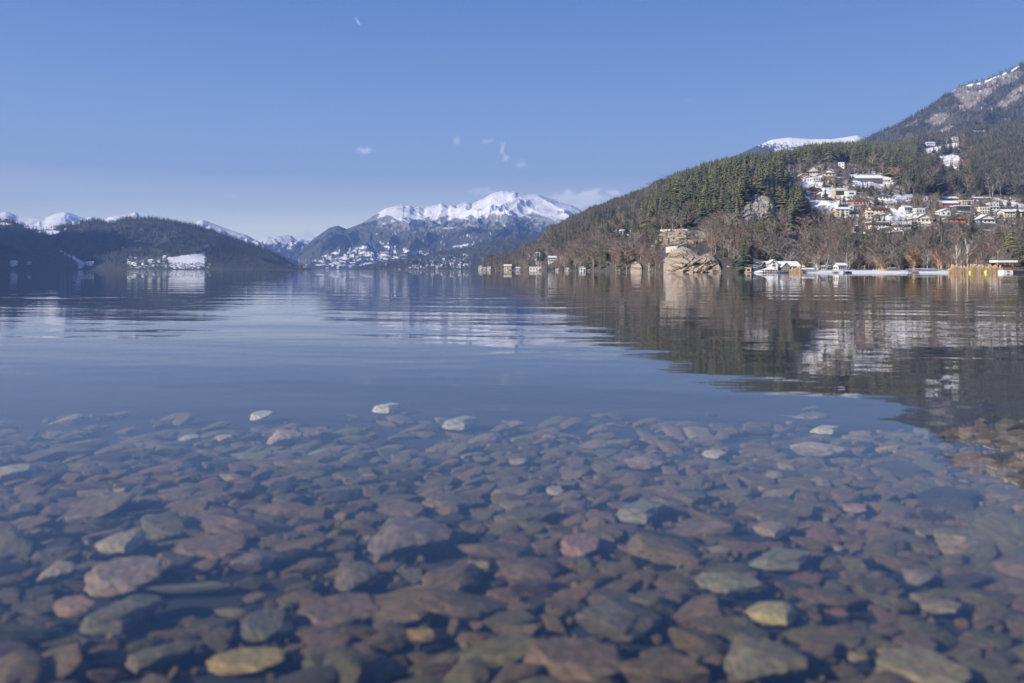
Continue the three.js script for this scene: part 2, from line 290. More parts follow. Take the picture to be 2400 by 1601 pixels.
// ------------------------------------------------------------------ high mountain at the right edge
const bigLine = [[1880, 402], [1940, 372], [1990, 348], [2020, 330], [2060, 313], [2100, 296], [2150, 268], [2200, 236], [2230, 214], [2260, 198], [2300, 191], [2340, 175], [2370, 163], [2388, 152], [2400, 148], [2480, 118], [2600, 80], [2750, 50], [3000, 40]];
const cuts = [[[2228, 212], [2262, 200], [2300, 192], [2345, 176], [2385, 166], [2402, 168], [2385, 190], [2340, 205], [2300, 236], [2260, 262], [2246, 262], [2252, 240], [2236, 226]], [[2168, 286], [2190, 270], [2206, 264], [2222, 268], [2216, 288], [2190, 292]], [[2184, 318], [2206, 304], [2225, 292], [2234, 298], [2226, 312], [2196, 320]], [[2120, 296], [2150, 280], [2152, 284], [2124, 298]], [[2330, 250], [2370, 215], [2410, 190], [2410, 215], [2360, 250]]];
const bigHill = range({ name: 'wooded_mountain', label: 'high steep wooded mountainside rising to the right edge of the picture', px0: 1880, px1: 3000, D: 2900, footD: 1950, footY: 420, nx: 560, ny: 260, relief: 75, scale: 330, seed: 71, line: bigLine, power: 1.0,
  face: (px, py) => {
    let k = 0; for (const g of cuts) if (inside(g, px, py)) k = 1;
    const edge = py - poly1(bigLine, px), n = fbm(px * 0.08, py * 0.1, 4);
    cA.setRGB(0.07, 0.065, 0.055);
    if (k) { cA.setRGB(0.19, 0.16, 0.14); cA.lerp(SNOW, 0.5 * smoothstep(n, 0.3, 0.55)); }
    else cA.lerp(SNOW, 0.6 * smoothstep(n, 0.5, 0.6));
    if (edge > 1.5 && edge < 10 && px > 2265 && px < 2390 && edge < 6 && fbm(px * 0.05, 3, 2) > -0.1) cA.copy(SNOW);
    return cA;
  } });
woodOn(bigHill, 30000, 1880, 2640, (px, py) => { for (const g of cuts) if (inside(g, px, py)) return fbm(px * 0.03, py * 0.04, 2) > 0.15 ? 0.3 : 0.06; const e = py - poly1(bigLine, px); if (e > 1.5 && e < 9 && px > 2265 && px < 2390) return 0.12; return 0.95; }, () => 17,
  (px, py, r) => cT.setRGB(0.04 + r() * 0.03, 0.052 + r() * 0.03, 0.035).lerp(cA.setRGB(0.13, 0.1, 0.08), r() < (fbm(px * 0.015, py * 0.02, 3) > 0.05 ? 0.55 : 0.12) ? 0.8 : 0), 72, 'mountain_forest', 'mixed forest covering the high mountainside at the right edge');

// ------------------------------------------------------------------ right hillside: ground rows [distance, picture row of the ground] for columns of the picture
const cols = [
  [1120, [[1420, 634.4], [1480, 628], [1600, 624], [1800, 626]]],
  [1150, [[1300, 634.2], [1380, 625], [1500, 620], [1800, 622]]],
  [1200, [[1150, 634.6], [1230, 627], [1450, 612], [1800, 618]]],
  [1250, [[1000, 635], [1080, 626], [1300, 600], [1500, 588], [1850, 590]]],
  [1300, [[850, 635.5], [930, 624], [1200, 582], [1500, 556], [1900, 548]]],
  [1350, [[720, 636.2], [800, 622], [1000, 586], [1300, 546], [1600, 530], [2000, 527]]],
  [1400, [[640, 636.8], [710, 620], [900, 582], [1200, 531], [1500, 510], [1900, 503]]],
  [1450, [[560, 637.5], [630, 617], [800, 577], [1000, 542], [1300, 506], [1600, 490], [1900, 483]]],
  [1500, [[500, 638.2], [550, 618], [700, 578], [850, 547], [1100, 503], [1400, 477], [1800, 469]]],
  [1550, [[450, 639], [490, 614], [540, 588], [600, 572], [640, 547], [760, 531], [950, 486], [1200, 456], [1700, 450]]],
  [1600, [[430, 639.3], [450, 612], [480, 591], [530, 574], [560, 546], [650, 536], [800, 486], [950, 452], [1150, 438], [1700, 432]]],
  [1650, [[420, 639.5], [445, 607], [500, 586], [560, 561], [650, 536], [800, 485], [950, 440], [1100, 425], [1700, 418]]],
  [1700, [[410, 639.7], [440, 607], [520, 577], [580, 556], [660, 531], [750, 493], [850, 452], [950, 424], [1100, 412], [1700, 405]]],
  [1750, [[398, 640], [430, 612], [500, 582], [560, 556], [600, 532], [650, 502], [720, 468], [850, 434], [1000, 408], [1150, 400], [1700, 396]]],
  [1800, [[392, 640], [430, 620], [500, 587], [560, 557], [620, 532], [660, 498], [700, 468], [760, 446], [900, 420], [1050, 401], [1200, 395], [1700, 392]]],
  [1850, [[386, 640.2], [440, 624], [520, 592], [580, 567], [640, 545], [680, 524], [730, 496], [790, 462], [860, 428], [1000, 402], [1200, 388], [1700, 384]]],
  [1900, [[380, 640.3], [397, 633.7], [450, 627], [530, 592], [600, 567], [680, 534], [760, 496], [840, 456], [900, 428], [960, 412], [1050, 394], [1250, 374], [1700, 368]]],
  [1950, [[376, 640.4], [393, 633.7], [450, 629], [520, 602], [580, 577], [640, 548], [700, 514], [780, 478], [860, 442], [920, 417], [980, 396], [1100, 381], [1300, 369], [1800, 362]]],
  [2000, [[373, 640.4], [390, 633.7], [450, 630], [520, 606], [570, 577], [620, 548], [700, 512], [760, 478], [830, 448], [900, 427], [1000, 406], [1150, 382], [1300, 368], [1800, 360]]],
  [2100, [[373, 640.4], [390, 633.7], [450, 631], [520, 608], [570, 572], [620, 538], [680, 508], [760, 478], [820, 458], [920, 432], [1050, 402], [1250, 376], [1400, 371], [1800, 352]]],
  [2160, [[373, 640.4], [390, 633.7], [450, 631], [520, 608], [570, 571], [620, 534], [690, 502], [760, 480], [860, 463], [960, 435], [1100, 405], [1300, 381], [1450, 372], [1700, 345], [2000, 335]]],
  [2210, [[373, 640.4], [390, 633.7], [450, 631], [520, 608], [570, 571], [620, 532], [690, 502], [760, 482], [900, 470], [1000, 442], [1150, 412], [1350, 396], [1450, 366], [1650, 346], [1900, 334], [2050, 330]]],
  [2300, [[373, 640.4], [390, 633.7], [450, 631], [520, 608], [570, 571], [620, 535], [690, 506], [780, 486], [900, 475], [1050, 432], [1250, 384], [1500, 344], [1700, 324], [2050, 315]]],
  [2400, [[373, 640.4], [390, 633.7], [450, 631], [520, 608], [570, 572], [640, 532], [700, 507], [800, 482], [950, 470], [1050, 432], [1250, 382], [1500, 337], [1750, 313], [2050, 303]]],
  [2800, [[373, 640.4], [390, 633.7], [450, 631], [520, 605], [570, 570], [640, 530], [700, 500], [800, 470], [950, 450], [1050, 410], [1250, 370], [1500, 300], [1750, 270], [2050, 262]]],
].map(([px, c]) => ({ px, Ds: c[0][0], De: c[c.length - 1][0], c }));
function column(px) { let i = 1; while (i < cols.length - 1 && cols[i].px < px) i++; const a = cols[i - 1], b = cols[i], u = clamp((px - a.px) / (b.px - a.px), 0, 1); return [a, b, u]; }
const shoreD = (px) => { const [a, b, u] = column(px); return lerp(a.Ds, b.Ds, u); };
function slopeAt(px, t) { // t from 0 at the shore to 1 at the back: [distance, height]
  const [a, b, u] = column(px), us = u * u * (3 - 2 * u), Ds = lerp(a.Ds, b.Ds, u), De = lerp(a.De, b.De, u), D = Ds * Math.pow(De / Ds, t);
  const ya = poly1s(a.c, a.Ds * Math.pow(a.De / a.Ds, t)), yb = poly1s(b.c, b.Ds * Math.pow(b.De / b.Ds, t)), x = (px - 1200) / F * D;
  const h = EYE + (HY - lerp(ya, yb, us)) / F * D, k = smoothstep(t, 0.02, 0.15);
  return [D, h + k * (fbm(x / 90 + 3, D / 90, 4) * 5 + (ridged(x / 34, D / 34, 3) - 0.5) * 2.2)];
}
function groundAt(px, py) { // the first point of the hillside seen at that place in the picture
  let last = null;
  for (let i = 0; i <= 500; i++) { const [D, h] = slopeAt(px, i / 500), y = HY - (h - EYE) / D * F; if (y <= py) { if (!last || i === 0) return at(px, y, D); const u = (last[1] - py) / Math.max(1e-6, last[1] - y), d = lerp(last[0], D, u); return V((px - 1200) / F * d, lerp(last[2], h, u), -d); } last = [D, y, h]; }
  const [D, h] = slopeAt(px, 1); return V((px - 1200) / F * D, h, -D);
}
// what lies where
const village = [[1810, 408], [1870, 388], [1925, 384], [1990, 380], [2040, 392], [2092, 415], [2130, 455], [2200, 458], [2250, 455], [2330, 462], [2420, 466], [2420, 524], [2330, 528], [2200, 524], [2140, 542], [2050, 548], [1995, 548], [1960, 520], [1930, 508], [1895, 505], [1882, 445], [1850, 428]];
const knoll = [[1488, 545], [1510, 500], [1540, 470], [1600, 436], [1660, 402], [1720, 380], [1890, 350], [2010, 330], [2170, 350], [2200, 402], [2120, 432], [2060, 396], [1990, 379], [1930, 383], [1866, 386], [1806, 408], [1856, 440], [1884, 500], [1890, 562], [1800, 560], [1760, 548], [1640, 540], [1560, 528]];
const snowFields = [[[2155, 352], [2200, 343], [2248, 333], [2248, 352], [2215, 356], [2172, 360]], [[2202, 366], [2244, 363], [2258, 378], [2250, 384], [2240, 396], [2216, 388], [2206, 374]], [[1990, 408], [2080, 412], [2096, 425], [2085, 442], [2010, 440], [1996, 428]], [[1896, 468], [1975, 474], [1965, 503], [1898, 503]], [[1925, 440], [1990, 442], [1975, 462], [1925, 462]], [[2085, 486], [2140, 506], [2140, 520], [2060, 516], [2060, 508], [2100, 506]], [[2310, 464], [2330, 462], [2410, 482], [2410, 490], [2340, 480]], [[1868, 425], [1930, 428], [1925, 440], [1880, 440]], [[2160, 458], [2185, 460], [2188, 470], [2165, 470]], [[2060, 460], [2140, 455], [2142, 470], [2080, 478]]];
const rocks = [[[1560, 638], [1558, 610], [1575, 588], [1605, 572], [1625, 585], [1660, 590], [1686, 620], [1684, 638]], [[1546, 572], [1550, 540], [1640, 540], [1650, 572]], [[1728, 512], [1750, 470], [1770, 454], [1800, 460], [1836, 500], [1820, 514]], [[1478, 638], [1482, 612], [1502, 612], [1504, 638]], [[1842, 562], [1850, 540], [1868, 538], [1868, 560]], [[1560, 572], [1610, 570], [1606, 590], [1562, 590]]];
const bare = [[[1518, 574], [1534, 572], [1534, 588], [1518, 588]]];
const inAny = (list, px, py) => { for (const g of list) if (inside(g, px, py)) return true; return false; };
const hillside = (() => {
  const nx = 900, ny = 420, geo = sheet(nx, ny + 2, (u, v, i, j) => {
    const px = lerp(1120, 2800, u);
    if (j < 2) { const D = shoreD(px); return V((px - 1200) / F * (D - (2 - j) * 14), -(2 - j) * 1.6 + 0.02, -(D - (2 - j) * 14)); }
    const [D, h] = slopeAt(px, (j - 2) / (ny - 1)); return V((px - 1200) / F * D, h, -D);
  }, (p) => {
    const [px, py] = proj(p), D = -p.z, sD = shoreD(px), n = fbm(p.x / 14, p.z / 14, 4), f = n3(p.x / 2.5, p.y / 2.5, p.z / 2.5);
    cA.setRGB(0.085 + f * 0.02, 0.07 + f * 0.016, 0.055 + f * 0.012);
    if (p.y < (px > 1870 && px < 2225 ? 0.02 : 0.15)) return cA.setRGB(0.12, 0.11, 0.09);
    if (px > 1765 && D < sD + 60) { // the flat bank: snow on the beach, straw-coloured meadow behind
      cA.setRGB(0.2, 0.15, 0.09).lerp(SNOW, smoothstep(n, 0.0, 0.25) * 0.7);
      if (D < sD + 17 && px > 1870 && px < 2225 && !(px > 2128 && px < 2155 && D < sD + 9)) cA.copy(SNOW);
      else if (px > 2232) cA.setRGB(0.16, 0.12, 0.07);
      return cA;
    }
    if (inAny(snowFields, px, py)) return cA.copy(SNOW).lerp(cA.clone().setRGB(0.2, 0.17, 0.12), 0.75 * smoothstep(n + f * 0.25, 0.22, 0.34));
    if (inside(village, px, py)) return cA.setRGB(0.15 + f * 0.04, 0.125 + f * 0.035, 0.085 + f * 0.02).lerp(SNOW, smoothstep(n + f * 0.22, 0.2, 0.34) * 0.9);
    const s = inside(knoll, px, py) ? 0.5 : px > 2150 && py < 450 ? 0.36 : 0.42;
    return cA.lerp(SNOW, smoothstep(n * 0.8 + f * 0.25, s, s + 0.12) * 0.8);
  });
  return solo('hillside', geo, groundMat, 'near hillside on the right shore with woods, rocks and a village', 'hillside', null, 'structure');
})();

// ------------------------------------------------------------------ lake bed and water
const bedDepth = (z) => { const D = -z; return D < 3 ? lerp(-0.5, 0.3, clamp((D + 8) / 11, 0, 1)) : D < 20 ? lerp(0.3, 1.2, (D - 3) / 17) : Math.min(14, 1.2 + (D - 20) * 0.2); };
{
  const zs = []; for (let z = 10; z > -40; z -= 0.5) zs.push(z); for (let z = -40; z > -9000; z *= 1.18) zs.push(z);
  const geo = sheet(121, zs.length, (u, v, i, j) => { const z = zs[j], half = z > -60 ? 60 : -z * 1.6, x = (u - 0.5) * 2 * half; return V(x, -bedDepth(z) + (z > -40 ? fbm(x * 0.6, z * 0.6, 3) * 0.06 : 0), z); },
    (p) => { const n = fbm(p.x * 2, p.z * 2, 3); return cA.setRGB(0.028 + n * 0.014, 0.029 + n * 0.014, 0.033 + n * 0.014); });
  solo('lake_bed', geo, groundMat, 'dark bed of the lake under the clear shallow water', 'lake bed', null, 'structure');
}
function waveMap(N, L, waves, seed, dir) { // a tile of water slopes: sums of sines that repeat over L metres, seeded
  const r = rngOf(seed), hx = new Float32Array(N * N), hz = new Float32Array(N * N), hh = new Float32Array(N * N);
  for (const [lam, slope, count, spread] of waves) for (let k = 0; k < count; k++) {
    const th = dir + (r() + r() + r() - 1.5) * spread, l = lam * (0.75 + r() * 0.55), kx = Math.round(Math.sin(th) * L / l), kz = Math.round(Math.cos(th) * L / l), ph = r() * 6.283;
    if (!kx && !kz) continue;
    const K = Math.hypot(kx, kz) * 6.2832 / L, a = slope / Math.sqrt(count) * 1.414 / K;
    const sx = new Float32Array(N), cx = new Float32Array(N); for (let i = 0; i < N; i++) { const q = 6.2832 * kx * i / N + ph; sx[i] = Math.sin(q); cx[i] = Math.cos(q); }
    for (let j = 0; j < N; j++) { const q = 6.2832 * kz * j / N, s = Math.sin(q), c = Math.cos(q); for (let i = 0; i < N; i++) { const co = cx[i] * c - sx[i] * s, si = sx[i] * c + cx[i] * s, o = j * N + i; hx[o] += -a * si * kx * 6.2832 / L; hz[o] += -a * si * kz * 6.2832 / L; hh[o] += a * co; } }
  }
  return { hx, hz, hh };
}
{
  const N = 1024, L = 26, w = waveMap(N, L, [[6.5, 0.0022, 14, 0.5], [2.6, 0.0032, 34, 0.5], [0.9, 0.0028, 34, 0.7], [0.32, 0.0024, 30, 0.9]], 5, 0.12), data = new Float32Array(N * N * 4);
  for (let o = 0; o < N * N; o++) { data[o * 4] = 0.5 - 0.5 * w.hx[o]; data[o * 4 + 1] = 0.5 - 0.5 * w.hz[o]; data[o * 4 + 2] = 1; data[o * 4 + 3] = 1; }
  const nm = new THREE.DataTexture(data, N, N, THREE.RGBAFormat, THREE.FloatType);
  nm.wrapS = nm.wrapT = THREE.RepeatWrapping; nm.magFilter = nm.minFilter = THREE.LinearFilter; nm.repeat.set(1 / L, 1 / L); nm.needsUpdate = true;
  const N2 = 512, L2 = 170, w2 = waveMap(N2, L2, [[40, 0.0006, 10, 0.8], [15, 0.0011, 24, 0.6], [6, 0.0012, 24, 0.5]], 9, -0.1), d2 = new Float32Array(N2 * N2 * 4);
  let top = 0; for (const h of w2.hh) top = Math.max(top, Math.abs(h));
  for (let o = 0; o < N2 * N2; o++) d2[o * 4] = d2[o * 4 + 1] = d2[o * 4 + 2] = 0.5 + 0.5 * w2.hh[o] / top, d2[o * 4 + 3] = 1;
  const bm = new THREE.DataTexture(d2, N2, N2, THREE.RGBAFormat, THREE.FloatType);
  bm.wrapS = bm.wrapT = THREE.RepeatWrapping; bm.magFilter = bm.minFilter = THREE.LinearFilter; bm.repeat.set(1 / L2, 1 / L2); bm.needsUpdate = true;
  const g = new THREE.BufferGeometry(), zs = []; for (let z = 12; z > -100; z -= 4) zs.push(z); for (let z = -100; z > -8000; z *= 1.25) zs.push(z); zs.push(-8200);
  const geo = sheet(9, zs.length, (u, v, i, j) => { const z = zs[j]; return V((u - 0.5) * 2 * 6500, 0, z); });
  const pos = geo.attributes.position, uv = new Float32Array(pos.count * 2); for (let i = 0; i < pos.count; i++) { uv[i * 2] = pos.getX(i); uv[i * 2 + 1] = -pos.getZ(i); }
  geo.setAttribute('uv', new THREE.BufferAttribute(uv, 2));
  const water = new THREE.MeshPhysicalMaterial({ color: lin(0.9, 0.91, 0.9), roughness: 0.012, ior: 1.52, transmission: 1, thickness: 0, normalMap: nm, normalScale: new THREE.Vector2(1, -1), bumpMap: bm, bumpScale: 2 * top });
  water.normalScale.set(1, 1);
  solo('lake_water', geo, water, 'calm clear lake water mirroring the hills and sky', 'water', null, 'structure');
}
// ------------------------------------------------------------------ rock faces, ledges and walls on the near hillside
const rockMat = (c) => std(c, 0.92, { side: THREE.DoubleSide });
const rockCol = new THREE.MeshStandardMaterial({ vertexColors: true, roughness: 0.93, side: THREE.DoubleSide });
const cell = (x, y, seed) => { // the nearest of a jittered set of points: a number of its own per block, and how near the joint is
  const ix = Math.floor(x), iy = Math.floor(y); let b = 9, b2 = 9, id = 0;
  for (let i = -1; i <= 1; i++) for (let j = -1; j <= 1; j++) { const cx = ix + i, cy = iy + j, h = Math.sin(cx * 127.1 + cy * 311.7 + seed * 74.7) * 43758.5453, hx = h - Math.floor(h), h2 = Math.sin(cx * 269.5 + cy * 183.3 + seed * 13.1) * 43758.5453, hy = h2 - Math.floor(h2), d = Math.hypot(cx + hx - x, cy + hy - y); if (d < b) { b2 = b; b = d; id = (hx * 7.3 + hy * 3.7) % 1; } else if (d < b2) b2 = d; }
  return [id, b2 - b];
};
// a rough face standing proud of the slope inside an outline given by its lower and upper edge
function cliff(name, low, high, bulge, base, seed, label, plant = 0.2, steep = 0) {
  const x0 = low[0][0], x1 = low[low.length - 1][0], nx = 110, ny = 80;
  const geo = sheet(nx, ny, (u, v) => {
    const px = lerp(x0, x1, u), yl = poly1(low, px), yh = poly1(high, px), py = lerp(yl, yh, v), g = groundAt(px, Math.min(py, 639.5));
    const rim = Math.min(1, Math.min(u, 1 - u) * 7) * Math.min(1, (1 - v) * 5 + 0.0);
    const foot = groundAt(px, Math.min(yl, 639.5)), D = lerp(-g.z, lerp(-foot.z, -g.z, 0.35), steep) , sx = (px - 1200) / F * D;
    const strata = seed === 3 ? (sx * 0.35 + py * 0.18) : 0, k = ridged((strata ? strata : sx) / 13 + seed, (strata ? sx * 0.2 - py * 0.5 : py) / 26, 4) - 0.5, k2 = ridged(sx / 4.5 + seed + py / 60, py / 30 + seed, 4) - 0.5, k3 = n3(sx / 1.3, py / 4, seed) + 0.6 * n3(sx / 0.6, py / 2, seed + 4);
    const sk = sx + py * 0.35 * (seed % 2 ? 1 : -0.6), b1 = cell(sk / 3.8, py / 25 + sx * 0.04, seed), b2 = cell(sk / 1.5 + 9, py / 9, seed + 3);
    const d = D - rim * (bulge * (0.6 + k * 1.3) + k2 * bulge * 0.35 + (b1[0] - 0.5) * bulge * 0.75 + (b2[0] - 0.5) * bulge * 0.3 - (b1[1] < 0.09 ? bulge * 0.3 : 0) + k3 * 0.3) + (1 - rim) * 0.8, p = at(px, py, d);
    if (v === 0) p.y -= 1.5;
    return p;
  }, (p, u, v) => {
    const f = n3(p.x / 1.3, p.y / 1.6, p.z / 1.3 + seed), n = fbm(p.x / 6 + seed, p.y / 4, 4);
    cA.copy(base).multiplyScalar(1 + f * 0.22 + n * 0.3);
    if (n > 0.22) cA.lerp(cT.setRGB(0.16, 0.09, 0.045), 0.6);
    if (f + n * 0.6 > 0.95 - plant * 1.7) cA.lerp(cT.setRGB(0.06, 0.06, 0.04), 0.8);
    return cA;
  });
  return solo(name, geo, rockCol, label, 'rock face', null, 'structure');
}
const TAN = lin(0.4, 0.335, 0.265), GREY = lin(0.36, 0.33, 0.29);
cliff('rock_cliff', [[1555, 639], [1625, 639.4], [1690, 639.6]], [[1555, 612], [1572, 590], [1600, 577], [1618, 584], [1640, 600], [1662, 592], [1680, 610], [1690, 630]], 6, TAN, 1, 'pale tan rock cliff rising straight from the lake below the retaining wall', 0.22, 0.7);
cliff('quarry_face', [[1525, 575], [1560, 572], [1610, 571], [1650, 566], [1665, 562]], [[1525, 570], [1546, 548], [1560, 541], [1635, 540], [1650, 545], [1665, 560]], 6, TAN.clone().multiplyScalar(0.95), 2, 'broad tan rock face of the old quarry under the road ledge', 0.25, 0.3);
cliff('rock_cliff', [[1726, 514], [1770, 516], [1836, 514]], [[1726, 508], [1745, 478], [1764, 457], [1784, 455], [1802, 464], [1836, 503]], 6, GREY, 3, 'grey slabby rock outcrop among spruces on the front of the knoll', 0.2, 0.2);
cliff('rock_cliff', [[1734, 548], [1780, 550], [1810, 546]], [[1734, 530], [1755, 516], [1790, 514], [1810, 530]], 4, GREY.clone().multiplyScalar(0.8), 4, 'broken brown rock below the grey outcrop, half overgrown with brush', 0.35);
cliff('rock_cliff', [[1478, 638.6], [1490, 638.8], [1504, 639]], [[1478, 624], [1484, 613], [1496, 611], [1504, 626]], 4, TAN.clone().multiplyScalar(1.1), 5, 'small pale rock at the waterline left of the tall dark firs', 0.15, 0.6);
cliff('boulder', [[1838, 564], [1855, 566], [1870, 562]], [[1838, 556], [1848, 542], [1862, 537], [1870, 546]], 3, GREY, 6, 'pale boulder in the brown brush above the lakeside villa', 0.2);
cliff('rock_cliff', [[1690, 530], [1700, 531], [1710, 530]], [[1690, 522], [1698, 512], [1704, 512], [1710, 524]], 3, GREY, 7, 'small grey rock wedged between trees left of the grey outcrop', 0.2);
// straw and rust coloured brush above the ledge comes with the trees; here are the strips of wall, ledge and road
function strip(name, pts, hpx, depth, mat, label, category) { // a low wall along places in the picture, hpx tall
  const list = [];
  for (let i = 0; i + 1 < pts.length; i++) {
    const a = groundAt(...pts[i]), b = groundAt(...pts[i + 1]), h = hpx / F * -a.z, L = a.distanceTo(b), g = new THREE.BoxGeometry(L + 0.2, h + 2, depth);
    g.applyMatrix4(new THREE.Matrix4().makeBasis(b.clone().sub(a).normalize(), V(0, 1, 0), b.clone().sub(a).normalize().cross(V(0, 1, 0)).normalize()));
    g.translate((a.x + b.x) / 2, (a.y + b.y) / 2 + h / 2 - 1, (a.z + b.z) / 2 + 1.4 + i * 0.003); list.push(g);
  }
  const m = solo(name, mergeGeometries(list), mat, label, category); return m;
}
const concrete = std(lin(0.55, 0.52, 0.45), 0.9), snowMat = std(SNOW, 0.85), pale = std(lin(0.62, 0.58, 0.5), 0.9);
strip('ledge_wall', [[1548, 541], [1580, 540.5], [1610, 540.5], [1640, 541]], 3, 1.2, std(lin(0.6, 0.54, 0.46)), 'snow-dusted parapet of the road ledge along the top of the quarry face', 'parapet');
strip('retaining_wall', [[1562, 590], [1585, 588], [1607, 580]], 11, 1.5, concrete, 'pale concrete retaining wall above the tan lakeside cliff', 'wall');
strip('retaining_wall', [[1520, 588], [1533, 587]], 12, 1.2, concrete, 'short grey wall segment showing between two dark firs', 'wall');
strip('road_wall', [[1793, 566], [1820, 570], [1845, 573], [1868, 577]], 3.5, 0.6, pale, 'long pale road wall slanting down above the lakeside villa', 'wall');
strip('road_wall', [[1473, 575], [1488, 571], [1502, 565]], 3, 0.6, pale, 'short pale road wall climbing in the brown woods left of the quarry', 'wall');
strip('road_wall', [[1950, 581], [1985, 580], [2020, 581]], 2.2, 0.6, pale, 'faint pale wall crossing the brush above the sailing boat', 'wall');
strip('road_wall', [[2296, 540], [2320, 540], [2344, 539]], 2.2, 0.6, pale, 'thin pale garden wall below the green chalet', 'wall');

// ------------------------------------------------------------------ houses
const glassMat = new THREE.MeshStandardMaterial({ color: lin(0.03, 0.035, 0.045), roughness: 0.12 });
const woodDark = std(lin(0.07, 0.045, 0.03), 0.85), woodWarm = std(lin(0.3, 0.15, 0.07), 0.85), tileDark = std(lin(0.08, 0.065, 0.06), 0.8), tileRed = std(lin(0.16, 0.075, 0.055), 0.85), trimWhite = std(lin(0.75, 0.74, 0.72), 0.7), chimneyMat = std(lin(0.35, 0.3, 0.27), 0.9);
const plaster = {}; const wallMat = (c) => plaster[c] ??= std({ white: lin(0.78, 0.76, 0.73), cream: lin(0.74, 0.66, 0.5), yellow: lin(0.74, 0.6, 0.3), grey: lin(0.5, 0.5, 0.5), beige: lin(0.58, 0.48, 0.36), brown: lin(0.2, 0.13, 0.09), red: lin(0.42, 0.13, 0.1), pink: lin(0.62, 0.36, 0.3), blue: lin(0.5, 0.58, 0.7), green: lin(0.2, 0.27, 0.2), orange: lin(0.5, 0.22, 0.09), ochre: lin(0.6, 0.45, 0.22), dark: lin(0.1, 0.09, 0.09) }[c], 0.85);
const box = (w, h, d, x, y, z) => { const g = new THREE.BoxGeometry(w, h, d); g.translate(x, y, z); return g; };
function gableBody(w, d, h, hr, side) { // walls with a gable; side: the ridge runs left to right, else toward the viewer
  const L = side ? d : w, s = new THREE.Shape([new THREE.Vector2(-L / 2, -4), new THREE.Vector2(L / 2, -4), new THREE.Vector2(L / 2, h), new THREE.Vector2(0, h + hr), new THREE.Vector2(-L / 2, h)]);
  const len = side ? w : d, g = new THREE.ExtrudeGeometry(s, { depth: len, bevelEnabled: false }); g.translate(0, 0, -len / 2); if (side) g.rotateY(Math.PI / 2); return g;
}
function gableRoof(w, d, h, hr, side, thick, over, lift) { // two slabs
  const L = side ? d : w, len = (side ? w : d) + over * 2, run = L / 2, k = hr / run, a = Math.atan(k), S = (run + over) / Math.cos(a), out = [];
  for (const sg of [-1, 1]) { const g = new THREE.BoxGeometry(S, thick, len); g.translate(sg * S / 2, thick / 2 + lift, 0); g.rotateZ(-sg * a); g.translate(0, h + hr, 0); if (sg > 0) g.translate(0, -0.004, 0); if (side) g.rotateY(Math.PI / 2); out.push(g); }
  return mergeGeometries(out);
}
function hipRoof(w, d, h, hr, over, lift) {
  const a = w / 2 + over, b = d / 2 + over, r = Math.max(0, a - b), y0 = h + lift, y1 = h + hr + lift, P = [V(-a, y0, b), V(a, y0, b), V(a, y0, -b), V(-a, y0, -b), V(-r, y1, 0), V(r, y1, 0)], f = [[0, 1, 5], [0, 5, 4], [1, 2, 5], [2, 3, 4], [2, 4, 5], [3, 0, 4], [0, 2, 1], [0, 3, 2]];
  const g = triSoup(f.map((t) => t.map((i) => P[i])), f.map(() => V(0, 1, 0))); g.computeVertexNormals(); g.setAttribute('uv', new THREE.BufferAttribute(new Float32Array(f.length * 6), 2)); return g;
}
const houseRects = [];
